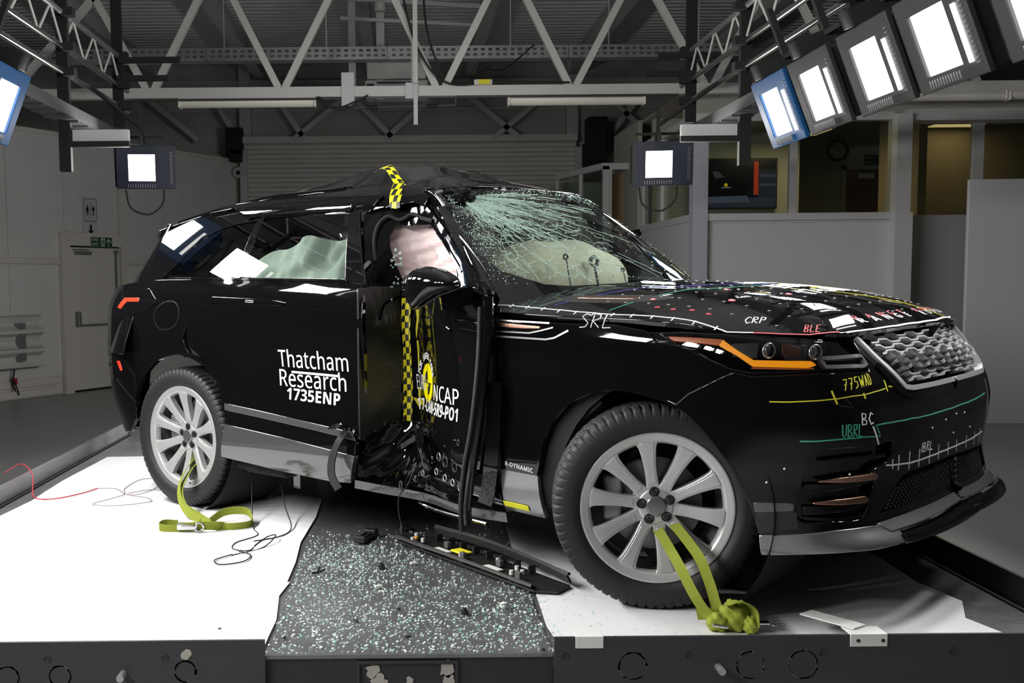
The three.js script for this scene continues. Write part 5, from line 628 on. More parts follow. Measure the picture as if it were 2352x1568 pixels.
{ // windscreen with radiating cracks
  const hole = [[-.76, .02], [-.7, .0], [0, .0], [.6, .0], [.74, .06], [.765, .3], [.765, .62], [.755, .86], [.7, .97], [.6, 1.0], [0, 1.0], [-.7, 1.0], [-.77, .9], [-.78, .5]];
  const w = part('windscreen', patch(hole, shield, [1, .6, 0], { du: .06, dv: .06, thick: .006 }), C.shield, car, 'crazed laminated windscreen');
  part('black_border', [patch([[.80, -.12], [.785, .32], [.762, .36], [.745, .26], [.725, .175], [.68, .12], [.62, .05], [.54, .03], [.31, .045], [0, .07], [-.35, .06], [-.7, .1], [-.76, .2], [-.79, -.12]], shield, [1, .6, 0], { lift: .003, thick: .002, du: .06, dv: .06 }), stroke([[.78, -.02], [.79, .3], [.79, .62], [.775, .88]], .07, shield, [1, .6, 0], { lift: .004, thick: .01 }), stroke([[-.775, .0], [-.785, .5], [-.77, .95]], .05, shield, [1, .6, 0], { lift: .003, thick: .01 }), stroke([[.7, 1.0], [.3, 1.0], [0, 1.0], [-.7, 1.0]], .05, shield, [1, .6, 0], { lift: .002 })], C.gloss, w);
  const web = [], O0 = [.66, .98];
  for (let i = 0; i < 300; i++) { const a = rr(-.1, 1.62), k = Math.pow(rnd(), 1.6), r0 = .03 + .75 * rnd() * rnd() * 1.2, r1 = r0 + rr(.05, .32) * (1 - .4 * k); const pt = (r, j) => [O0[0] - r * Math.sin(a) * 1.0 - .012 * j, O0[1] - r * Math.cos(a) * (1.15) - .5 * r * Math.sin(a) * Math.cos(a) * .4 + .006 * j]; const pts = []; const n = 5; for (let j = 0; j <= n; j++) { const q = pt(lerp(r0, r1, j / n), rr(-1, 1)); if (q[0] > -.72 && q[0] < .74 && q[1] > .06 && q[1] < .99) pts.push(q); } if (pts.length > 2) web.push(stroke(pts, rr(.0004, .0012), shield, [1, .6, 0], { lift: .0012, step: .06, thick: .0006 })); }
  for (let i = 0; i < 330; i++) { const d = Math.pow(rnd(), 1.5), z = .72 - .5 * d + rr(-.05, .05), t = rr(.08, .96), a = rnd() * 6.28, l = rr(.015, .05); if (z > .73) continue; web.push(stroke([[z, t], [z + l * Math.cos(a), t + l * Math.sin(a) * .8], [z + l * 1.7 * Math.cos(a + .5), t + l * 1.5 * Math.sin(a + .5)]].map(([p, q]) => [Math.min(p, .745), clamp(q, .06, .98)]), rr(.0004, .0012), shield, [1, .6, 0], { lift: .0012, step: .06, thick: .0006 })); }
  const c = part('crack_web', web, C.crack, w); c.userData.kind = 'stuff';
  const crumbs = []; for (let i = 0; i < 620; i++) { const top = rnd() < .55, z = top ? .74 - 1.3 * Math.pow(rnd(), 1.3) : rr(.70, .78), t = top ? 1.0 - .08 * rnd() : rr(.05, 1); const p = shield(z, t); crumbs.push(new THREE.TetrahedronGeometry(rr(.0015, .0042)).rotateX(rnd() * 6).rotateY(rnd() * 6).translate(p[0] + .006, p[1] + .006, p[2])); }
  for (let i = 0; i < 160; i++) { const p = shield(rr(-.5, .7), rr(.05, .95)); crumbs.push(new THREE.TetrahedronGeometry(rr(.0015, .004)).rotateX(rnd() * 6).rotateY(rnd() * 6).translate(p[0] + .004, p[1] + .004, p[2])); }
  const cm = part('crumbled_glass', crumbs, C.crumb, w); cm.userData.kind = 'stuff';
  // tan airbag and the dark test straps seen through the glass
  const b = part('front_airbag', (() => { const g = new THREE.SphereGeometry(1, 48, 32), p = g.attributes.position; for (let i = 0; i < p.count; i++) { const x = p.getX(i), y = p.getY(i), z = p.getZ(i), f = 1 + .05 * Math.sin(z * 9 + y * 4) * (1 - z * z); p.setXYZ(i, x * .2 * f, y * .2 * f, z * .6); } g.computeVertexNormals(); return g; })(), C.tan, car, 'deployed tan airbag behind the windscreen'); b.position.set(1.72, 1.2, -.1);
  const st = part('strap', [bar([1.99, 1.09, .18], [1.90, 1.30, .16], .012, .012, 1)], C.trim, b); b.updateMatrix(); for (const [z, y, rad] of [[.26, 1.31, .011], [.02, 1.29, .021], [-.24, 1.25, .009]]) { const s = part('strap_eye', [new THREE.TorusGeometry(rad, rad * .45, 8, 20).rotateY(1.2).translate(1.955 - 1.72, y - 1.2, z)], C.trim, b); part('strap_eye', [bar([2.02 - 1.72, 1.1 - 1.2, z + .03], [1.96 - 1.72, y - rad - 1.2, z], rad * .7, rad * .7, 1)], C.trim, b); } b.remove(st);
  part('wiper_cowl', patch([[.8, -.02], [.4, -.02], [0, -.02], [-.7, -.02], [-.7, -.13], [0, -.1], [.5, -.1], [.82, -.13]], shield, [1, .6, 0], { thick: .01 }), C.gloss);
  part('front_pillar', patch([[-.06, 0], [-.06, 1.02], [.5, 1.06], [.9, 1.0], [.9, 0]], pillar, [.5, .5, .7], { du: .12, dv: .05, thick: .02 }), C.paint);
  part('chalk_line', stroke([[.566, .70], [.42, .55], [.308, .415], [-.02, .19], [0, .136]], .006, pillar, [.5, .5, .7], { lift: .001, thick: .0006 }), C.chalkW);
}
{ // bonnet with its chalked test marks
  const edge = [[2.1, .905], [2.3, .915], [2.6, .918], [2.9, .914], [3.03, .9], [3.13, .875], [3.192, .848], [3.263, .80], [3.343, .738], [3.412, .63], [3.44, .555], [3.466, .46], [3.49, .325], [3.504, .134]];
  const rearE = [[2.12, .86], [2.2, .75], [2.32, .55], [2.41, .3], [2.44, 0]], mirr = (l) => l.map(([x, z]) => [x, -z]).reverse();
  const b = part('bonnet', patch([...edge, ...mirr(edge), ...mirr(rearE).reverse().reverse(), ...rearE.slice().reverse()].filter((p, i, a) => i === 0 || Math.hypot(p[0] - a[i - 1][0], p[1] - a[i - 1][1]) > 1e-4), hoodTop, UPV, { du: .04, dv: .03, thick: .02, bevel: .005 }), C.paint);
  const ln = (pts, w, m, o = {}) => part('chalk_line', stroke(pts, w, hoodTop, UPV, { lift: .001, thick: .0006, ...o }), m, b);
  ln(P.srlH, .006, C.chalkW, { jitter: .004 }); ln([[3.192, .85], [3.263, .805], [3.343, .745], [3.405, .64]], .006, C.chalkR, { jitter: .004 }); ln([[3.42, .62], [3.445, .545], [3.466, .467], [3.49, .325], [3.502, .134], [3.5, -.08], [3.47, -.35], [3.43, -.5]], .008, C.chalkW, { jitter: .003 });
  const ticks = []; for (let i = 0; i < 12; i++) { const x = 2.16 + i * .083, z = .846 + .045 * sstep(2.1, 2.6, x); ticks.push(stroke([[x, z - .016], [x + .003, z + .016]], .004, hoodTop, UPV, { lift: .0012, thick: .0006 })); } part('chalk_tick', ticks, C.chalkW, b);
  ln([[2.35, .82], [2.45, .68], [2.62, .45], [2.8, .2], [2.95, 0]], .003, C.chalkB); ln([[2.62, .85], [2.7, .66], [2.82, .4], [2.93, .15], [3.0, 0]], .003, C.chalkG); ln([[3.1, .15], [3.25, .02], [3.35, -.1], [3.43, -.2], [3.48, -.28]], .004, C.chalkY); ln([[3.05, -.35], [3.3, -.5]], .003, C.copper);
  const dots = []; for (let x = 2.55; x < 3.46; x += .085) for (let z = -.62; z < .8; z += .098) { const xx = x + .06 * (1 - Math.abs(z)) * .4 + rr(-.006, .006), zz = z + rr(-.006, .006); if (xx > 3.46 - .25 * zz * zz || (zz > .55 && xx > 3.25)) continue; dots.push(cyl(.0055, .0014, 0, 0, 0, 8).translate(...hoodTop(xx, zz).map((v, i) => v + (i === 1 ? .001 : 0)))); } part('target_dot', dots, C.chalkW, b); b.children[b.children.length - 1].userData.kind = 'stuff';
  for (const [x, z] of [[2.72, .7], [3.0, .62], [2.88, .42], [3.1, .35]]) { part('target_disc', patch(Array.from({ length: 16 }, (_, i) => [x + .011 * Math.cos(i * .3927), z + .011 * Math.sin(i * .3927)]), hoodTop, UPV, { lift: .0015, thick: .0008 }), C.chalkR, b); part('target_centre', stroke([[x - .006, z], [x + .006, z]], .004, hoodTop, UPV, { lift: .003 }), C.chalkW, b); }
  const star = (x, z, m) => [0, 1, 2].map((k) => { const a = k * 1.05; return stroke([[x - .011 * Math.cos(a), z - .011 * Math.sin(a)], [x + .011 * Math.cos(a), z + .011 * Math.sin(a)]], .0025, hoodTop, UPV, { lift: .0014, thick: .0005 }); }); part('target_star', [...star(2.86, .8), ...star(2.93, .79), ...star(3.0, .8), ...star(2.79, .79)], C.chalkR, b);
  // words on the bonnet: hand lettering as strokes and printed film
  const GL = { O: [[[.3, 1], [0, .5], [.3, 0], [.55, .5], [.3, 1]]], S: [[[.6, .9], [.3, 1], [.05, .8], [.3, .55], [.55, .35], [.4, .05], [0, .0]]], R: [[[0, 0], [.05, 1], [.45, .95], [.5, .65], [.05, .5], [.55, 0]]], L: [[[.05, 1], [0, 0], [.55, .03]]], C: [[[.6, .85], [.3, 1], [0, .5], [.25, 0], [.6, .15]]], P: [[[0, 0], [.05, 1], [.5, .9], [.45, .55], [.03, .5]]], B: [[[0, 0], [.03, 1], [.45, .9], [.4, .6], [.03, .5], [.5, .35], [.45, .05], [0, 0]]], E: [[[.55, 1], [.03, 1], [0, 0], [.55, .02]], [[.02, .5], [.4, .52]]], U: [[[0, 1], [.05, .15], [.3, 0], [.5, .2], [.55, 1]]], I: [[[.1, 1], [.1, 0]]], W: [[[0, 1], [.15, 0], [.3, .7], [.45, 0], [.65, 1]]], A: [[[0, 0], [.25, 1], [.5, 0]], [[.1, .4], [.42, .4]]], D: [[[0, 0], [.03, 1], [.4, .85], [.5, .4], [.3, .05], [0, 0]]], 7: [[[0, 1], [.5, 1], [.2, 0]], [[.1, .5], [.45, .55]]], 5: [[[.5, 1], [.1, 1], [.05, .6], [.4, .6], [.45, .2], [.1, 0]]], 0: [[[.3, 1], [0, .5], [.3, 0], [.5, .5], [.3, 1]]], 1: [[[.1, 1], [.1, 0]]] };
  const hand = (t, map, fn, out, w, o = {}) => { const l = []; let x = 0; for (const c of t) { if (c === ' ') { x += .6; continue; } for (const s of GL[c]) l.push(stroke(s.map(([a, b2]) => map(x + a, b2)), w, fn, out, { lift: .0012, thick: .0006, step: .012, ...o })); x += c === 'W' ? .95 : c === 'I' || c === '1' ? .4 : .8; } return l; };
  car.userData.hand = undefined; b.userData.hand = undefined; globalThis.handWrite = hand;
  part('chalk_word', hand('SRL', (x, y) => [2.548 + x * .062, y * .05 + .985], (x, h) => { const p = flank(x, h + .04); return [p[0], p[1], p[2] + .002]; }, RIGHT, .0026, { lift: .004 }), C.chalkW, car, 'chalked letters SRL');
  part('chalk_word', hand('CRP', (x, y) => [3.137 + x * .026 - y * .016, .805 - x * .019 - y * .052], hoodTop, UPV, .0035), C.chalkW, b, 'chalked letters CRP'); part('chalk_word', hand('BLE', (x, y) => [3.322 + x * .018 - y * .018, .738 - x * .018 - y * .055], hoodTop, UPV, .0035), C.chalkR, b, 'chalked red letters BLE');
  part('chalk_word', hand('COA', (x, y) => [2.73 + x * .012 - y * .02, .655 - x * .02], hoodTop, UPV, .002), C.chalkW, b); part('chalk_word', hand('COA', (x, y) => [3.01 + x * .012 - y * .02, .575 - x * .02], hoodTop, UPV, .002), C.chalkW, b);
  const xe = spline([-.7, -.5, -.35, -.1, .134, .325, .467, .576, .7], [3.38, 3.43, 3.47, 3.5, 3.502, 3.488, 3.462, 3.425, 3.37]);
  const nm = 'RANGE ROVER', W = .86, tw = [...nm].length - 1; [...nm].forEach((c, i) => { if (c === ' ') return; const z0 = .475 - W * i / tw, w = textWidth(c, fontB, .04) / 2; const put = (f, dx, dz, sz) => letters(c, f, sz, (x, y) => { const z = z0 - (x - w) * 1.25 + dz; return [xe(z) - .03 - y * .68 - dx, z]; }, hoodTop, UPV, .006); part('bonnet_letter', put(fontB, 0, 0, .04), C.letter, b, 'silver letter on the bonnet edge'); part('chalk_line', letters(c, fontR, .04, (x, y) => { const z = z0 - (x - w) * 1.25 - .012; return [xe(z) - .058 - y * .66, z]; }, hoodTop, UPV, .001), C.chalkR, b); });
  const cz = -.14, cxx = 2.98, em = part('emblem', patch(Array.from({ length: 36 }, (_, i) => [cxx + .12 * Math.cos(i * .1745), cz + .12 * Math.sin(i * .1745)]), hoodTop, UPV, { lift: .002, thick: .001 }), C.filmY, b, 'round yellow test emblem on the bonnet'); part('emblem_mark', [patch(Array.from({ length: 20 }, (_, i) => [cxx + .05 * Math.cos(i * .314), cz + .05 * Math.sin(i * .314)]), hoodTop, UPV, { lift: .003, thick: .001 })], C.filmK, b);
  const flat = (t, x0, z0, sz, m) => part('lettering', letters(t, fontB, sz, (x, y) => [x0 - y, z0 - x], hoodTop, UPV, .0025), m, b, 'white lettering'); flat('EURO', 3.03, .22, .1, C.film); flat('NCAP', 3.03, -.29, .1, C.film); flat('17-LAN-5R9-PO1', 3.17, .3, .085, C.film); flat('FOR SAFER CARS', 2.86, .16, .07, C.film);
  // bonnet vents, copper inlay
  const v = part('bonnet_vent', patch(smoothPoly([[2.33, .73], [2.36, .76], [2.7, .735], [2.78, .66], [2.74, .645], [2.4, .69]], 40), hoodTop, UPV, { lift: .0015, thick: .004 }), C.trim, b); part('vent_inlay', patch([[2.4, .725], [2.66, .705], [2.655, .688], [2.41, .705]], hoodTop, UPV, { lift: .004, thick: .004 }), C.copper, v, 'copper vent inlay');
  const v2 = part('bonnet_vent', patch(smoothPoly([[2.33, -.73], [2.36, -.76], [2.7, -.735], [2.78, -.66], [2.74, -.645], [2.4, -.69]], 40), hoodTop, UPV, { lift: .0015, thick: .004 }), C.trim, b);
}
{ // front wing
  const w = part('front_wing', patch(P.fender, flank, RIGHT, { du: .04, dv: .022, thick: .02 }), C.paint);
  part('wing_vent', [patch([[2.16, 1.036], [2.377, 1.024], [2.36, 1.012], [2.3, 1.004], [2.16, 1.012]], flank, RIGHT, { lift: .004, thick: .004 })], C.gloss, w); part('vent_blade', patch([[2.16, 1.034], [2.37, 1.0225], [2.372, 1.0185], [2.3, 1.0175], [2.16, 1.0215]], flank, RIGHT, { lift: .009, thick: .006 }), C.copper, w, 'copper vent blade'); part('vent_trim', [stroke([[2.16, 1.002], [2.32, .998], [2.37, 1.008], [2.43, 1.022]], .005, flank, RIGHT, { lift: .004 }), stroke([[2.16, .982], [2.4, .976], [2.44, .983], [2.5, 1.012]], .007, flank, RIGHT, { lift: .004, thick: .006 }), stroke([[2.16, 1.046], [2.41, 1.038]], .006, flank, RIGHT, { lift: .004 })], C.dullChrome, w);
  part('wing_sill', patch(P.fendSill, flank, RIGHT, { lift: -.005, thick: .02 }), C.silver, car, 'scuffed bare lower sill end'); part('yellow_label', patch([[2.18, .315], [2.3, .308], [2.305, .29], [2.185, .297]], flank, RIGHT, { lift: .0, thick: .001 }), C.chalkY);
  part('badge', [letters('R-DYNAMIC', fontB, .018, (x, y) => [2.205 + x, .468 - x * .12 + y], flank, RIGHT, .004)], C.chrome, w, 'small silver badge letters');
  part('arch_trim', stroke(smoothPoly(P.archF.slice(2, -4), 60, false), .009, sideSkin, RIGHT, { lift: .002, thick: .05 }), C.gloss); part('arch_apron', patch([[2.4, .26], [2.37, .44], [2.375, .5], [2.42, .6], [2.5, .72], [2.6, .78], [2.62, .74], [2.52, .66], [2.46, .55], [2.43, .42]], (x, h) => { const p = flank(x, h); return [p[0], p[1], p[2] - .05]; }, RIGHT, { thick: .05 }), C.matt);
}
// exposed inner sill under the damaged door
{
  const sx = curve([1.34, 1.4, 1.5, 1.62, 1.8, 2.0, 2.15, 2.2], [.88, .80, .71, .74, .82, .88, .91, .915]), inner = (x, h) => [x, h, sx(x) + .03 * sstep(.46, .36, h) - .03 * sstep(.34, .27, h) + .008 * Math.sin(x * 37 + h * 20) * sstep(1.75, 1.5, x) + .006 * Math.sin(x * 90 - h * 60) * sstep(1.7, 1.5, x)];
  const s = part('inner_sill', patch([[1.35, .27], [1.35, .56], [1.55, .56], [1.7, .52], [2.0, .45], [2.16, .42], [2.18, .27], [1.9, .25], [1.6, .255]], inner, RIGHT, { du: .02, dv: .02, thick: .03 }), C.gloss, car, 'exposed crumpled inner sill');
  for (const [x, h, r] of [[1.72, .43, .018], [1.79, .42, .022], [1.87, .41, .02], [1.95, .40, .024], [1.68, .385, .014], [1.73, .37, .014], [1.81, .355, .015], [1.87, .345, .014], [1.92, .33, .012], [1.97, .325, .014], [1.6, .34, .013], [1.5, .3, .012]]) { const p = inner(x, h), g = part('sill_plug', [new THREE.TorusGeometry(r, r * .25, 8, 24).rotateY(-.4).translate(p[0], p[1], p[2] + .004)], x > 1.75 && h > .4 ? C.trim : C.dullChrome, s); part; }
  part('sill_flange', ribbon([[1.3, .275, .9], [1.45, .255, .84], [1.55, .25, .82], [1.7, .25, .84], [1.95, .24, .9], [2.2, .25, .93]], .04, .006, () => V(0, 1, .2), 40), C.sill); part('sill_flange', ribbon([[1.66, .22, .85], [1.8, .21, .88], [2.1, .205, .93]], .03, .006, () => V(0, .6, .8), 30), C.sill, car, 'bent lower sill flange');
  part('snapped_strip', bar([1.44, .44, .74], [1.66, .545, .80], .022, .006), C.sill); part('crumpled_skin', [(() => { const g = new THREE.IcosahedronGeometry(1, 3), p = g.attributes.position; for (let i = 0; i < p.count; i++) { const v = V(p.getX(i), p.getY(i), p.getZ(i)), f = 1 + .5 * (noise2(v.x * 2.6 + 4, v.y * 2.6 + v.z * 3, 64, 13) - .5); p.setXYZ(i, 1.66 + v.x * .035 * f - v.y * .03, .46 + v.y * .09 * f, .82 + v.z * .03 * f); } g.computeVertexNormals(); return g; })()], C.gloss, s);
  part('loose_lead', [tube([[1.62, .4, .83], [1.6, .3, .87], [1.56, .25, .88], [1.555, .18, .88], [1.57, .12, .88]], .003), box(.012, .04, .008, 1.572, .1, .88), new THREE.TorusGeometry(.018, .005, 8, 20).rotateY(-.5).translate(1.575, .3, .885)], C.trim, s);
}
{ // front bumper, lamps, grille
  const T = [[-3, .32], [-3, .80], [-2.5, .83], [-2.2, .83], [-1.78, .803], [.26, .80], [1.64, .80], [1.8, .82], [2.1, .9], [2.3, .985], [2.5, .985], [2.53, .92], [2.56, .884], [3.86, .886], [4.19, .881], [4.69, .872], [4.905, .884], [5.562, .80], [5.746, .758], [5.41, .71], [5.128, .645], [4.9, .566], [4.771, .493], [4.665, .436], [4.605, .378], [4.565, .34], [4.137, .352], [3.552, .369], [2.75, .377], [1.49, .388], [0, .393]];
  const ventP = smoothPoly([[4.06, .56], [3.95, .63], [3.77, .64], [2.9, .643], [2.15, .632], [2.2, .59], [2.74, .545], [2.62, .51], [2.95, .41], [3.08, .394], [3.69, .391], [4.1, .392], [4.17, .42]], 60);
  const meshP = [[-2.6, .405], [-2.1, .5], [-1.788, .522], [.17, .536], [1.46, .529], [1.76, .518], [2.17, .45], [2.6, .40], [1.5, .41], [0, .415]];
  const b = part('front_bumper', patch(cutHole(cutHole(T.slice(0, 25).concat([[4.56, .337], [4.137, .349], [3.552, .366], [2.75, .376], [1.49, .386], [0, .392]]), ventP), meshP), sideSkin, FRONT, { du: .06, dv: .018, thick: .025, bevel: .004 }), C.paint);
  part('bumper_liner', [patch([[-3, .3], [-3, .98], [0, 1.0], [2.4, 1.0], [3.6, .98], [5.0, .88], [4.6, .35], [2.7, .34], [0, .33]], sideSkin, FRONT, { lift: -.06, rim: false, thick: 0, du: .15, dv: .05 })], C.matt);
  const v = part('bumper_vent', patch(ventP, sideSkin, FRONT, { lift: -.03, thick: 0, rim: false }), C.gloss, b); for (const [h, q0, q1] of [[.534, 3.85, 2.57], [.46, 3.93, 2.85]]) { part('vent_blade', patch([[q0, h - .004], [lerp(q0, q1, .3), h - .008], [q1 + .05, h - .01], [q1, h], [q1 + .08, h + .009], [lerp(q0, q1, .3), h + .004]], sideSkin, FRONT, { lift: .004, thick: .02, bevel: .003, du: .06, dv: .006 }), C.copper, v, 'copper vent blade'); part('vent_shelf', patch([[4.05, h - .045], [2.75, h - .02], [2.7, h - .012], [4.05, h - .02]], sideSkin, FRONT, { lift: -.006, thick: .02, du: .08, dv: .01 }), C.gloss, v); }
  part('vent_lip', [stroke(P.ventTop, .012, sideSkin, FRONT, { lift: -.004, thick: .01 }), stroke([[4.05, .405], [3.6, .4], [3.1, .404], [3.0, .412]], .01, sideSkin, FRONT, { lift: -.002, thick: .01 })], C.gloss, v);
  // honeycomb mesh of the lower intake, built as wires
  const wires = []; const N = 11; for (let r = 0; r < N; r++) { const h = .412 + r * .0115; for (let k = -30; k < 30; k++) { const z = k * .026 + (r % 2) * .013; const qq = (zz) => Math.sign(zz) * qz(Math.abs(zz)); const ok = (zz, hh) => { const a = Math.abs(qq(zz)); return a < 1.5 ? hh < .53 : hh < .53 - (a - 1.5) * .145; }; if (Math.abs(z) > .66 || !ok(z, h) || !ok(z + .02, h)) continue; wires.push(stroke([[qq(z), h], [qq(z + .0065), h + .0058], [qq(z + .0195), h + .0058], [qq(z + .026), h]], .0035, sideSkin, FRONT, { lift: -.014, thick: .006, step: .05 })); } }
  part('intake_mesh', wires, std({ color: gray(.03), roughness: .3 }), b); b.children[b.children.length - 1].userData.kind = 'stuff'; part('intake_back', patch(meshP, sideSkin, FRONT, { lift: -.045, thick: 0, rim: false }), C.matt, b);
  part('skid_trim', patch([[4.566, .335], [4.137, .347], [3.552, .362], [2.9, .368], [2.3, .358], [2.22, .318], [3.344, .303], [4.015, .288], [4.547, .272]], (q, h) => { const p = sideSkin(q, h), k = sstep(4.2, 3.0, q) * sstep(.37, .31, h); return [p[0] + .02 * k, p[1], p[2] + .01 * k]; }, FRONT, { lift: .008, thick: .03, bevel: .004, du: .05, dv: .01 }), C.silver, car, 'silver lower bumper trim');
  part('skid_ledge', patch([[2.7, .376], [1.49, .386], [0, .391], [-2.7, .383], [-2.7, .362], [0, .37], [2.5, .352]], (q, h) => { const p = sideSkin(q, h), k = (.39 - h) * .5; return [p[0] + k, p[1], p[2]]; }, [1, 1, 0], { lift: .004, thick: .02, du: .07, dv: .01 }), C.silver); part('front_splitter', patch([[2.36, .345], [0, .366], [-2.75, .36], [-2.75, .328], [0, .332], [2.3, .308]], (q, h) => { const p = sideSkin(q, h), k = .03 * Math.sqrt(Math.max(0, 1 - ((h - .338) / .032) ** 2)) + .012; return [p[0] + k, p[1], p[2]]; }, FRONT, { du: .07, dv: .004, thick: .03 }), C.gloss);
  part('wing_strip', patch([[4.64, .446], [4.19, .452], [4.192, .43], [4.618, .418]], sideSkin, FRONT, { lift: .004, thick: .004 }), C.sill, b); part('arch_corner', patch([[4.6, .412], [4.15, .424], [4.12, .37], [4.58, .345]], sideSkin, FRONT, { lift: .003, thick: .004 }), C.trim, b); part('tow_cover', [stroke([[3.72, .8], [3.5, .78], [3.28, .775], [3.44, .81]].map(([q, h]) => [q, h]), .003, sideSkin, FRONT, { lift: .0006 })], C.trim, b); part('bumper_crease', [stroke([[2.3, .62], [1.4, .632], [0, .64], [-1.6, .645]], .004, sideSkin, FRONT, { lift: .001 })], C.gloss, b); part('panel_seam', stroke([[5.35, .83], [5.562, .804], [5.746, .762]], .004, flankQ, RIGHT, { lift: .0006 }), C.trim, b);
  // chalk marks on the bumper
  const ch = (pts, w, m, o) => part('chalk_line', stroke(pts, w, sideSkin, FRONT, { lift: .0012, thick: .0006, jitter: .003, ...o }), m, b);
  ch(P.wad, .0035, C.chalkY); ch([[2.14, .83], [1.9, .828], [1.7, .808]], .005, C.chalkY); ch(P.ubrl, .0042, C.chalkG); ch(P.bc, .006, C.chalkW); ch(P.ibrl, .005, C.chalkW); for (const [a, c] of [[0, 1], [2, 3], [4, 5]]) ch([P.wadTicks[a], P.wadTicks[c]], .006, C.chalkY);
  for (const [q, l] of [[2.12, .03], [1.95, .05], [1.62, .06], [1.3, .06], [.95, .06], [.62, .05], [.25, .045], [-.1, .04], [-.5, .045], [-.9, .05], [-1.3, .05]]) ch([[q + .02, .566 + l * .55], [q - .02, .562 - l * .45]], .005, C.chalkW); for (const q of [1.45, 1.1, .7, .3, -.2, -.7, -1.2]) ch([[q, .815], [q - .02, .80]], .006, C.chalkY);
  const H = globalThis.handWrite; part('chalk_word', H('775WAD', (x, y) => [3.45 - x * .165, .829 + y * .036 + x * .0035], sideSkin, FRONT, .0036), C.chalkY, b, 'yellow chalked letters 775WAD'); part('chalk_word', H('BC', (x, y) => [3.12 - x * .19, .716 + y * .038], sideSkin, FRONT, .0034), C.chalkW, b, 'white chalked letters BC'); part('chalk_word', H('UBRL', (x, y) => [3.50 - x * .13, .678 + y * .042], sideSkin, FRONT, .0038), C.chalkG, b, 'green chalked letters UBRL'); part('chalk_word', H('IBRL', (x, y) => [1.26 - x * .15, .585 + y * .034], sideSkin, FRONT, .004), C.chalkW, b, 'white chalked letters IBRL'); part('chalk_word', H('1000WAD', (x, y) => [1.5 - x * .1, 1.006 + y * .014], sideSkin, FRONT, .0025, { lift: .02 }), C.chalkW, b);
  const dd = []; for (const [q, h] of [[.95, .665], [.45, .68], [.05, .69], [-.3, .685], [.1, .62], [-.6, .62], [4.3, .57], [4.5, .52], [3.3, .55]]) dd.push(new THREE.SphereGeometry(.004, 8, 6).translate(...sideSkin(q, h))); dd.forEach((g) => part('target_dot', g, C.chalkW, b));
  // head lamp
  const hl = part('headlight', patch(P.headlight.map(([q, h], i) => i > 7 && i < 12 ? [Math.max(q, 2.58), h] : [q, h]), sideSkin, FRONT, { lift: -.012, du: .06, dv: .012, thick: .02 }), C.gloss);
  part('indicator_light', patch([[5.065, .993], [4.872, .958], [4.683, .927], [4.335, .927], [3.99, .927], [3.92, .917], [4.03, .911], [4.685, .911], [4.885, .948], [5.1, .977]], sideSkin, FRONT, { lift: .0, du: .05, dv: .008, thick: .01 }), C.amber, hl, 'lit amber indicator strip'); part('side_marker', patch([[5.872, 1.0], [5.482, .998], [5.075, .994], [5.11, .979], [5.472, .985], [5.805, .989]], sideSkin, FRONT, { lift: .0, du: .05, dv: .008, thick: .01 }), C.amberDim, hl, 'orange side marker'); part('light_guide', [stroke([[4.7, .903], [4.2, .903], [3.95, .905]], .004, sideSkin, FRONT, { lift: .002 })], C.amberDim, hl);
  for (const [q, h] of [[4.52, .962], [3.93, .958]]) { const p = sideSkin(q, h); part('projector', [new THREE.SphereGeometry(.021, 24, 16).scale(.25, 1, 1).translate(p[0] - .004, p[1], p[2] - .004), new THREE.TorusGeometry(.024, .003, 8, 28).rotateY(Math.PI / 2 - .5).translate(p[0] + .004, p[1], p[2] + .004)], C.dullChrome, hl); part('lamp_bezel', patch([[q + .13, h - .025], [q + .4, h - .02], [q + .42, h + .02], [q + .13, h + .024]], sideSkin, FRONT, { lift: -.004, thick: .006 }), C.trim, hl); }
  part('lamp_bezel', patch([[4.36, .95], [4.16, .947], [4.14, .972], [4.36, .984]], sideSkin, FRONT, { lift: -.003, thick: .006 }), std({ color: rgb(.07, .02, .012), roughness: .3 }), hl); part('lamp_ring', stroke([[3.87, .937], [2.7, .935], [2.62, .908], [2.83, .902], [3.77, .909]], .013, sideSkin, FRONT, { lift: .008, thick: .012, closed: true }), C.dullChrome, hl, 'silver lamp ring');
  part('lamp_lens', patch([[5.95, 1.008], [5.75, .976], [5.04, .912], [4.9, .897], [4.69, .888], [3.9, .9], [3.8, .99], [4.85, 1.008], [5.75, 1.014]], sideSkin, FRONT, { lift: .012, du: .08, dv: .03, thick: .006 }), C.lens, hl);
  // grille
  const gq = (z) => Math.sign(z) * qz(Math.abs(z));
  const g = part('grille', patch([[-2.28, 1.0], [-1.78, .84], [0, .838], [1.72, .834], [2.26, .985], [1, 1.0], [0, 1.005]], sideSkin, FRONT, { lift: -.04, thick: 0, rim: false }), C.matt); part('grille_frame', [stroke([[2.34, .992], [2.05, .905], [1.79, .84], [1.7, .822], [1.5, .816], [0, .818], [-1.6, .82], [-1.82, .83], [-2.35, 1.01]], .018, sideSkin, FRONT, { lift: .012, thick: .02, step: .015 })], C.barChrome, g, 'silver grille frame'); part('grille_surround', stroke([[2.2, .9], [1.9, .825], [1.7, .802], [1.5, .794], [0, .796], [-1.62, .8], [-1.9, .82]], .03, sideSkin, FRONT, { lift: .008, thick: .02 }), C.gloss, g);
  for (let r = 0; r < 9; r++) { const h = .843 + r * .0185, hw = .43 + .125 * (h - .835) / .16, pts = []; for (let z = -hw; z <= hw + .001; z += .007) { const ph = ((z + (r % 2) * .08 + 2.1) / .16) % 1, f = ph < .5 ? clamp((ph - .02) / .12, 0, 1) : 1 - clamp((ph - .52) / .12, 0, 1); pts.push([gq(z), h + .0095 * f]); } part('grille_bar', stroke(pts, .0062, sideSkin, FRONT, { lift: .004, thick: .02, step: .02 }), C.barChrome, g); }
}
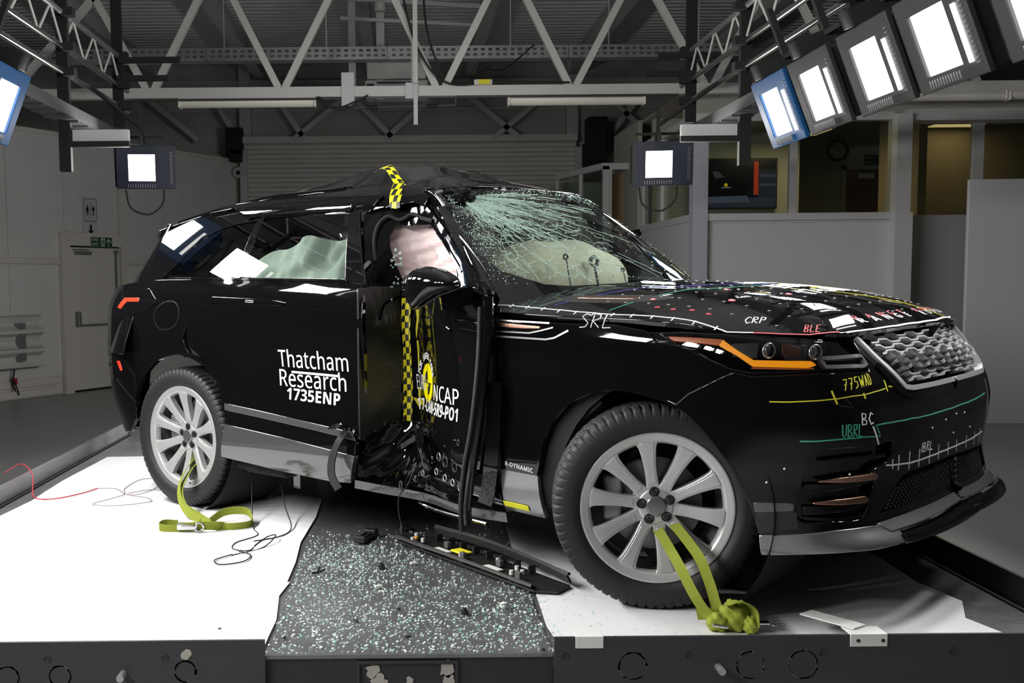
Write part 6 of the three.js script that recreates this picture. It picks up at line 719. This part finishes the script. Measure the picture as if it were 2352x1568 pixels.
// ---------- wheels: outer face towards +z
{
  const R = .378, prof = [[-.118, .285], [-.1275, .315], [-.1285, .335], [-.124, .356], [-.116, .367], [-.104, .3725], [-.068, .3755], [-.064, .3755], [-.063, .3685], [-.056, .3685], [-.055, .3765], [-.02, .377], [-.019, .3695], [-.012, .3695], [-.011, .3775], [.011, .3775], [.012, .3695], [.019, .3695], [.02, .377], [.055, .3765], [.056, .3685], [.063, .3685], [.064, .3755], [.068, .3755], [.104, .3725], [.116, .367], [.124, .356], [.1285, .335], [.129, .32], [.1275, .313], [.1285, .306], [.124, .292], [.116, .283], [.108, .276], [.1, .272]];
  const NA = 540, pos = [], idx = [], n = prof.length;
  for (let a = 0; a <= NA; a++) { const t = a / NA * 2 * Math.PI; for (const [z, r0] of prof) { let r = r0; const az = Math.abs(z); if (az > .066 && r0 > .35 && a % 8 < 2) r -= .007; if (az >= .02 && az <= .055 && r0 > .37 && (a + 3) % 9 < 2) r -= .005; pos.push(r * Math.cos(t), r * Math.sin(t), z); } }
  for (let a = 0; a < NA; a++) for (let k = 0; k + 1 < n; k++) { const A = a * n + k, B = A + n; idx.push(A, B, A + 1, B, B + 1, A + 1); }
  const tg = new THREE.BufferGeometry(); tg.setAttribute('position', new THREE.Float32BufferAttribute(pos, 3)); tg.setIndex(idx); tg.computeVertexNormals();
  const lathe = (p, seg = 90) => new THREE.LatheGeometry(p.map(([r, z]) => new THREE.Vector2(r, z)), seg).rotateX(Math.PI / 2);
  const barrelG = join([lathe([[.272, .1], [.262, .092], [.25, .06], [.235, -.02], [.235, -.11], [.27, -.12]])]), flange = lathe([[.236, .07], [.2375, .1], [.25, .1055], [.266, .109], [.2735, .113], [.277, .108], [.273, .098], [.262, .09], [.25, .07], [.236, .07]]);
  const dish = (r) => .066 + .038 * sstep(.05, .26, r);
  const spokeFn = (k) => (u, v) => [u, v, dish(v) + k - .12 * u * u / .05 * .2];
  const outline = (k, r0, r1) => { const p = [[.05, .022], [.085, .0175], [.12, .0165], [.16, .0185], [.2, .0235], [.225, .0285], [.238, .036], [.25, .055], [.262, .082]].filter(([r]) => r >= r0 && r <= r1), a = p.map(([r, h]) => [h * k, r]); return [...a, ...a.slice().reverse().map(([x, r]) => [-x, r])]; };
  const spokeG = join([patch(outline(1, 0, 1), spokeFn(0), [0, 0, 1], { du: .012, dv: .014, thick: .034, bevel: .005 }), patch(outline(.72, .08, .24), spokeFn(.0022), [0, 0, 1], { du: .012, dv: .014, thick: .003, bevel: .0015 })]);
  const hubG = join([lathe([[0, .070], [.052, .070], [.066, .066], [.074, .056], [.08, .03], [.05, 0], [0, 0]], 50)]), capG = lathe([[0, .0795], [.03, .079], [.036, .0765], [.038, .072], [.038, .06]], 40);
  const boltG = join([new THREE.CylinderGeometry(.0105, .0105, .014, 6).rotateX(Math.PI / 2), new THREE.TorusGeometry(.0155, .0035, 8, 20).translate(0, 0, -.003)]);
  const discG = join([lathe([[.08, .02], [.172, .02], [.172, -.008], [.08, -.008]], 60), lathe([[0, .03], [.085, .03], [.09, -.01]], 40)]);
  const makeWheel = (name, label, x, z, turn, spin) => {
    const w = new THREE.Group(); w.name = numbered(name); car.add(w); w.position.set(x, R, z); w.rotation.y = turn; w.userData.label = label;
    const ty = mesh('tyre', tg, C.rubber, w); ty.rotation.z = spin * .3; const r = w, ca = (m) => { m.rotation.z = spin; return m; };
    mesh('rim_flange', flange, C.alloy, r); mesh('rim_barrel', barrelG, C.barrel, r); mesh('hub', hubG, C.alloy, r); mesh('hub_cap', capG, C.silver, r); ca(mesh('valve', cyl(.006, .016, 0, 0, 0, 10).rotateX(Math.PI / 2).translate(.05, -.245, .1), C.trim, r));
    for (let k = 0; k < 10; k++) { const s = mesh('spoke', spokeG, C.alloy, r); s.rotation.z = spin + k * Math.PI / 5; } for (let k = 0; k < 5; k++) { const a = k * 1.2566 + .3 + spin, b = mesh('wheel_bolt', boltG, C.trim, r); b.position.set(.053 * Math.cos(a), .053 * Math.sin(a), .073); }
    const bd = mesh('brake_disc', discG, C.disc, w); bd.position.z = -.01; mesh('brake_caliper', box(.07, .17, .07, -.155, .02, .005, .015), std({ color: rgb(.3, .3, .31), roughness: .5, metalness: .5 }), w);
    return w;
  };
  makeWheel('front_wheel', 'silver ten-spoke front wheel turned towards the camera', 2.81, .834, .611, .16); makeWheel('rear_wheel', 'silver ten-spoke rear wheel', 0, .812, .05, .0); makeWheel('front_wheel', 'far front wheel', 2.874, -.82, Math.PI + .5, .1); makeWheel('rear_wheel', 'far rear wheel', 0, -.81, Math.PI, .2);
}
// ---------- straps, wires, broken trim and glass on the platform
const strapMat = std({ color: rgb(.21, .245, .02), roughness: .85 });
{ // strap through the rear wheel
  const s = thing('tie_down_strap', 'olive green ratchet strap lying looped below the rear wheel', 'strap'), Y = (t) => V(0, 1, .15);
  const at = (px, py, y) => { const f = [0, -Math.sin(Math.atan(208 / 2500)), -Math.cos(Math.atan(208 / 2500))]; return [px, y, py]; };
  mesh('webbing', [ribbon([[-1.15, .26, -5.86], [-1.19, .20, -5.72], [-1.2, .13, -5.63], [-1.17, .07, -5.55], [-1.06, .03, -5.42], [-.98, .012, -5.32]], .045, .003, () => V(.5, .6, .6)), ribbon([[-1.13, .25, -5.86], [-1.165, .2, -5.73], [-1.19, .12, -5.62], [-1.14, .05, -5.5], [-1.05, .012, -5.4]], .045, .003, () => V(.6, .5, .4))], strapMat, s);
  mesh('webbing_loop', [ribbon([[-1.0, .01, -5.36], [-.93, .05, -5.42], [-.82, .055, -5.42], [-.78, .03, -5.36], [-.78, .02, -5.27], [-.86, .02, -5.22], [-.95, .022, -5.24]], .04, .003, () => V(0, 1, .2), 80), ribbon([[-1.14, .02, -5.3], [-1.2, .03, -5.27], [-1.21, .025, -5.21], [-1.15, .02, -5.19], [-1.06, .02, -5.2]], .036, .003, () => V(0, 1, .1), 60), ribbon([[-1.12, .016, -5.2], [-1.02, .035, -5.18], [-.93, .03, -5.2], [-.9, .012, -5.24]], .05, .003, () => V(.1, .9, .4), 50)], strapMat, s);
  mesh('ratchet', [box(.1, .03, .05, -1.07, .03, -5.2, .006).translate(0, 0, 0), new THREE.TorusGeometry(.02, .006, 8, 22).rotateY(.3).translate(-1.01, .032, -5.17), cyl(.008, .07, 0, 0, 0, 12).rotateZ(1.57).translate(-1.06, .035, -5.17)], C.chrome, s);
}
{ // strap through the front wheel
  const s = thing('tie_down_strap', 'olive green ratchet strap hanging from the front wheel spokes', 'strap');
  mesh('webbing', [ribbon([[.95, .34, -3.98], [.99, .28, -3.84], [1.025, .22, -3.76], [1.05, .14, -3.72], [1.07, .06, -3.68], [1.1, .03, -3.66]], .036, .003, () => V(.9, .25, .3)), ribbon([[.90, .32, -3.98], [.93, .25, -3.84], [.955, .19, -3.75], [.99, .11, -3.70], [1.03, .05, -3.68], [1.06, .03, -3.66]], .036, .003, () => V(.8, .35, .3)), ribbon([[1.0, .04, -3.70], [1.06, .05, -3.68], [1.12, .045, -3.67]], .04, .003, () => V(.2, 1, .3))], strapMat, s);
  const kn = (x, y, z, a, b, c, k) => { const g = new THREE.SphereGeometry(1, 24, 18), p = g.attributes.position; for (let i = 0; i < p.count; i++) { const v = V(p.getX(i), p.getY(i), p.getZ(i)), f = 1 + .16 * Math.sin(v.x * 7 + k) * Math.sin(v.y * 6 - k) + .05 * Math.sin(v.z * 20); p.setXYZ(i, x + v.x * a * f, Math.max(.004, y + v.y * b * f), z + v.z * c * f); } g.computeVertexNormals(); return g; };
  mesh('wound_webbing', [kn(1.115, .052, -3.64, .05, .055, .045, 1), kn(1.055, .036, -3.63, .04, .032, .03, 3), kn(1.155, .035, -3.6, .025, .032, .03, 5), ribbon([[1.07, .1, -3.62], [1.12, .115, -3.6], [1.165, .085, -3.6], [1.17, .03, -3.59]], .05, .003, () => V(.2, .2, 1))], strapMat, s);
  mesh('ratchet', [box(.05, .008, .03, 1.2, .035, -3.62, .003).rotateZ(-.0), new THREE.TorusGeometry(.009, .003, 8, 18).rotateX(1.4).translate(1.235, .03, -3.61), cyl(.006, .05, 0, 0, 0, 10).rotateZ(1.4).translate(1.05, .035, -3.59)], C.chrome, s);
}
{ // loose wires
  const w = (name, label, pts, r, m) => tag(mesh(name, pts.map((p) => tube(p, r, p.length * 10, 6)), m), label, 'wire');
  const P3 = (l, y = .010) => l.map(([x, z, h]) => [x, h === undefined ? y : h, z]);
  const wire = thing('loose_wire', 'thin dark sensor wire hanging from the sill and coiled on the white paper', 'wire'); mesh('lead', [tube(P3([[-.83, -5.75, .26], [-.80, -5.5, .1], [-.76, -5.25, .01], [-.72, -5.1, .006], [-.80, -4.95, .006], [-.79, -4.83, .006], [-.72, -4.80, .006], [-.70, -4.92, .006], [-.66, -5.05, .012], [-.62, -5.0, .03], [-.66, -4.86, .006], [-.78, -4.72, .006]]), .003, 120, 6), tube(P3([[-.80, -5.75, .25], [-.68, -5.6, .2], [-.62, -5.4, .08], [-.57, -5.2, .012], [-.62, -5.05, .008], [-.72, -4.98, .006]]), .003, 60, 6), tube(P3([[-.78, -4.72], [-.84, -4.62], [-.80, -4.55], [-.71, -4.6], [-.70, -4.72], [-.76, -4.78]]), .003, 50, 6)], M.cable, wire);
  const rw = thing('red_wire', 'thin red and grey wire running from the left platform edge across the paper', 'wire'); mesh('red_lead', tube(P3([[-2.31, -6.15, .13], [-2.29, -6.4, .14], [-2.2, -6.3, .1], [-2.1, -6.05, .008], [-1.98, -6.0, .011], [-1.87, -6.15, .011], [-1.82, -6.3, .011]]), .0035, 60, 6), M.red, rw); mesh('grey_lead', [tube(P3([[-1.82, -6.3], [-1.72, -6.3], [-1.62, -6.15], [-1.55, -6.1], [-1.48, -6.3], [-1.52, -6.6], [-1.62, -6.6], [-1.66, -6.3], [-1.62, -6.1], [-1.68, -5.95], [-1.72, -5.85], [-1.6, -5.8], [-1.42, -5.9], [-1.45, -6.0], [-1.6, -6.1]]), .0025, 120, 6), tube(P3([[-1.6, -6.15], [-1.5, -6.25], [-1.44, -6.25], [-1.36, -6.45], [-1.36, -6.75], [-1.28, -7.0]]), .0025, 50, 6)], std({ color: rgb(.3, .27, .27), roughness: .6 }), rw);
}
{ // torn-off door trim panel lying on the centre plate
  const t = thing('broken_trim_panel', 'long black door trim panel torn off and lying upside down on the steel plate', 'car part');
  const A = [-.0, -4.95], B = [.53, -4.12], L = Math.hypot(B[0] - A[0], B[1] - A[1]), an = Math.atan2(-(B[1] - A[1]), B[0] - A[0]);
  t.position.set(A[0], .012, A[1]); t.rotation.y = an; // local x runs along the panel, z across it
  mesh('panel_skin', (() => { const s = new THREE.Shape(); s.moveTo(-.08, -.02); s.lineTo(.06, -.13); s.lineTo(L + .02, -.1); s.lineTo(L + .06, .0); s.lineTo(L + .0, .06); s.lineTo(.0, .06); return new THREE.ExtrudeGeometry(s, { depth: .006, bevelEnabled: true, bevelSize: .003, bevelThickness: .002, bevelSegments: 2 }).rotateX(Math.PI / 2).translate(0, .006, 0); })(), C.trim, t);
  const edgeM = std({ color: gray(.05), roughness: .4 }); mesh('front_flange', [ribbon([[-.05, .015, .05], [.2, .022, .065], [L * .6, .026, .068], [L, .02, .062]], .03, .008, () => V(0, .4, 1)), ribbon([[-.02, .028, .06], [L * .5, .036, .075], [L, .03, .07]], .006, .006, () => V(0, 1, 0))], edgeM, t); mesh('rear_flange', [ribbon([[.05, .04, -.12], [L * .4, .055, -.115], [L * .8, .05, -.1], [L + .03, .035, -.09]], .04, .008, () => V(0, 1, .6)), ribbon([[.05, .062, -.12], [L * .5, .075, -.11], [L + .03, .055, -.09]], .014, .01, () => V(0, .3, 1))], edgeM, t);
  for (let k = 0; k < 8; k++) { const x = .14 + k * .095; mesh('stiffening_rib', box(.012, .034, .035, x, .03, -.075, .003), C.trim, t); if (k % 2) mesh('clip_tower', box(.03, .028, .02, x + .03, .026, .015 - .05 * (k % 4 === 1), .003), std({ color: gray(.09), roughness: .5 }), t); }
  mesh('foam_pad', box(.09, .008, .055, .37, .018, -.035, .003).rotateY(0), M.yellow, t); mesh('foam_pad', box(.1, .008, .05, .3, .016, .025, .003), M.tab, t); mesh('foam_pad', box(.1, .006, .05, .66, .016, .02, .003), M.tab, t); for (const [x, z] of [[.08, .03], [.12, .0], [.43, .01], [.6, -.06], [.78, .01], [.8, -.03], [.74, -.05], [.02, -.03]]) mesh('clip', cyl(.009, .018, x, .024, z, 12), M.tab, t);
  mesh('orange_clip', box(.02, .012, .014, .05, .02, -.01, .003), std({ color: rgb(.7, .3, .05), roughness: .5 }), t);
}
{ // small broken black pieces
  const a = thing('broken_bracket', 'black plastic bracket lying on the steel plate near the left paper edge', 'car part', [-.2, .003, -5.0], 1.25); mesh('body', [box(.15, .02, .05, 0, .012, 0, .004), box(.05, .035, .06, .07, .02, 0, .005), box(.03, .03, .05, -.07, .018, .0, .004)], C.trim, a); mesh('rib', [box(.1, .006, .006, -.01, .026, .012), box(.1, .006, .006, -.01, .026, -.012)], C.darkP || C.trim, a);
  const b = thing('broken_clip', 'small black plastic piece on the steel plate behind the trim panel', 'car part', [-.011, .003, -5.19], .4); mesh('body', [box(.035, .02, .055, 0, .012, 0, .006)], C.trim, b);
  const c = thing('plastic_chip', 'black three-pronged plastic clip among the glass near the left paper edge', 'car part', [-.376, .002, -4.41], 0); mesh('body', [bar([0, .006, 0], [.03, .02, 0], .008, .008), bar([0, .006, 0], [-.025, .008, .005], .008, .008), bar([0, .006, 0], [.008, .03, -.01], .008, .008)], C.trim, c);
  const spots = [[-.114, -4.49, 'black round plastic plug among the glass left of the trim panel'], [.2, -3.85, 'black plastic plug on the steel plate in front of the trim panel'], [-.19, -3.78, 'small flat black fragment at the front of the steel plate'], [-.005, -3.6, 'black sliver at the front middle of the steel plate'], [-.425, -3.6, 'black sliver at the front left corner of the steel plate'], [-.04, -3.92, 'tiny dark chip in the middle of the glass'], [.435, -3.46, 'dark crumb at the front right corner of the steel plate'], [-.66, -3.7, 'small dark curl lying on the front left paper']];
  spots.forEach(([x, z, l], i) => { const g = tag(mesh('plastic_plug', i < 2 ? join([cyl(.015, .012, 0, .008, 0, 14), cyl(.008, .02, 0, .014, 0, 10)]) : box(.03 - .003 * i, .006, .01, 0, .004, 0, .002), C.trim), l, 'plastic chip'); g.position.set(x, .002, z); g.rotation.y = i * 1.1; });
  [[.02, -4.55, 'cream plastic clip beside the near edge of the trim panel'], [.347, -3.91, 'white and black ball clip on the steel plate at right'], [-.12, -4.2, 'small white plastic clip among the glass']].forEach(([x, z, l], i) => { const g = tag(mesh('trim_clip', i === 1 ? join([new THREE.SphereGeometry(.014, 14, 10).translate(0, .014, 0), new THREE.TorusGeometry(.013, .004, 8, 18).rotateX(1.3).translate(0, .022, 0)]) : box(.032, .012, .014, 0, .007, 0, .004), M.tab), l, 'plastic clip'); g.position.set(x, .001, z); g.rotation.y = .4; });
}
{ // crumbs of toughened glass: the larger near ones singly, the rest as one scatter
  const mats = [phys({ color: rgb(.86, .96, .93), transmission: .75, thickness: 0, roughness: .08, ior: 1.5 }), phys({ color: rgb(.55, .86, .78), transmission: .6, thickness: 0, roughness: .1, ior: 1.5 }), std({ color: rgb(.66, .75, .72), roughness: .2 })];
  const shapes = [0, 1, 2, 3].map((k) => { const g = new THREE.IcosahedronGeometry(1, 0), p = g.attributes.position; for (let i = 0; i < p.count; i++) { const a = hash2(Math.round(p.getX(i) * 50), Math.round(p.getY(i) * 50) + Math.round(p.getZ(i) * 90), k); p.setXYZ(i, p.getX(i) * (.7 + .5 * a), p.getY(i) * (.45 + .3 * a), p.getZ(i) * (.7 + .5 * a)); } g.computeVertexNormals(); return g; });
  const place = () => { // dense around the middle left, thinning to the right and under the car
    for (;;) { const x = rr(-.47, .47), z = rr(-5.3, -3.45), d = (.12 + .88 * sstep(-5.25, -4.7, z)) * (1 - .75 * sstep(-.25, .3, x) * sstep(-4.1, -4.5, z)) * (.55 + .45 * Math.exp(-(((x + .2) / .3) ** 2) - (((z + 4.5) / .45) ** 2))); if (rnd() < d) return [x, z]; }
  };
  const KINDS = [['clear pale crumb of toughened glass on the front of the steel plate', 'clear glass crumbs on the steel plate'], ['green tinted crumb of toughened glass on the front of the steel plate', 'green glass crumbs on the steel plate'], ['whitish frosted crumb of toughened glass on the front of the steel plate', 'whitish glass crumbs on the steel plate']], G = KINDS[0][1]; const proto = tag(mesh('glass_crumb', shapes[0], mats[0]), KINDS[0][0], 'glass crumb', G); proto.position.set(-.2, .004, -3.6); proto.scale.setScalar(.005);
  for (let i = 0; i < 285; i++) { const x = rr(-.46, .465), z = rr(-3.98, -3.445), c = proto.clone(); c.name = numbered('glass_crumb'); c.geometry = shapes[i % 4]; const mk = i % 7 === 0 ? 1 : i % 2 === 0 ? 2 : 0; c.material = mats[mk]; const s = rr(.003, .0068); c.scale.setScalar(s); c.position.set(x, s * .55, z); c.rotation.y = rnd() * 6; c.userData = { ...proto.userData, label: KINDS[mk][0], group: KINDS[mk][1] }; scene.add(c); }
  const inst = (name, n, fn, mat, label, k) => { const m = new THREE.InstancedMesh(shapes[k], mat, n); m.name = numbered(name); shade(m); const q = new THREE.Quaternion(), o = new THREE.Matrix4(); for (let i = 0; i < n; i++) { const [x, z, s, y] = fn(); q.setFromEuler(new THREE.Euler(rr(-.5, .5), rnd() * 6.28, rr(-.5, .5))); o.compose(V(x, y + s * .45, z), q, V(s, s, s)); m.setMatrixAt(i, o); } m.userData.kind = 'stuff'; m.userData.label = label; m.userData.category = 'broken glass'; scene.add(m); };
  inst('glass_scatter', 2200, () => { const [x, z] = place(); return [x, z, rr(.002, .0058), 0]; }, mats[0], 'clear crumbs of toughened glass strewn over the steel plate', 1); inst('glass_scatter', 1000, () => { const [x, z] = place(); return [x, z, rr(.002, .006), 0]; }, mats[2], 'whitish crumbs of toughened glass strewn over the steel plate', 2); inst('glass_scatter', 500, () => { const [x, z] = place(); return [x, z, rr(.002, .005), 0]; }, mats[1], 'greenish crumbs of toughened glass strewn over the steel plate', 3);
  inst('glass_scatter', 520, () => { const f = rnd(), x = -.5 - 1.3 * Math.pow(rnd(), 1.7), z = rr(-4.9, -3.46); return [x, z, rr(.0015, .004), .006]; }, mats[0], 'thin scatter of glass crumbs on the left paper', 0); inst('glass_scatter', 170, () => [.48 + .75 * Math.pow(rnd(), 1.6), rr(-4.4, -3.46), rr(.0015, .0038), .006], mats[1], 'thin scatter of glass crumbs on the right paper', 0);
}
renderer.render(scene, camera);
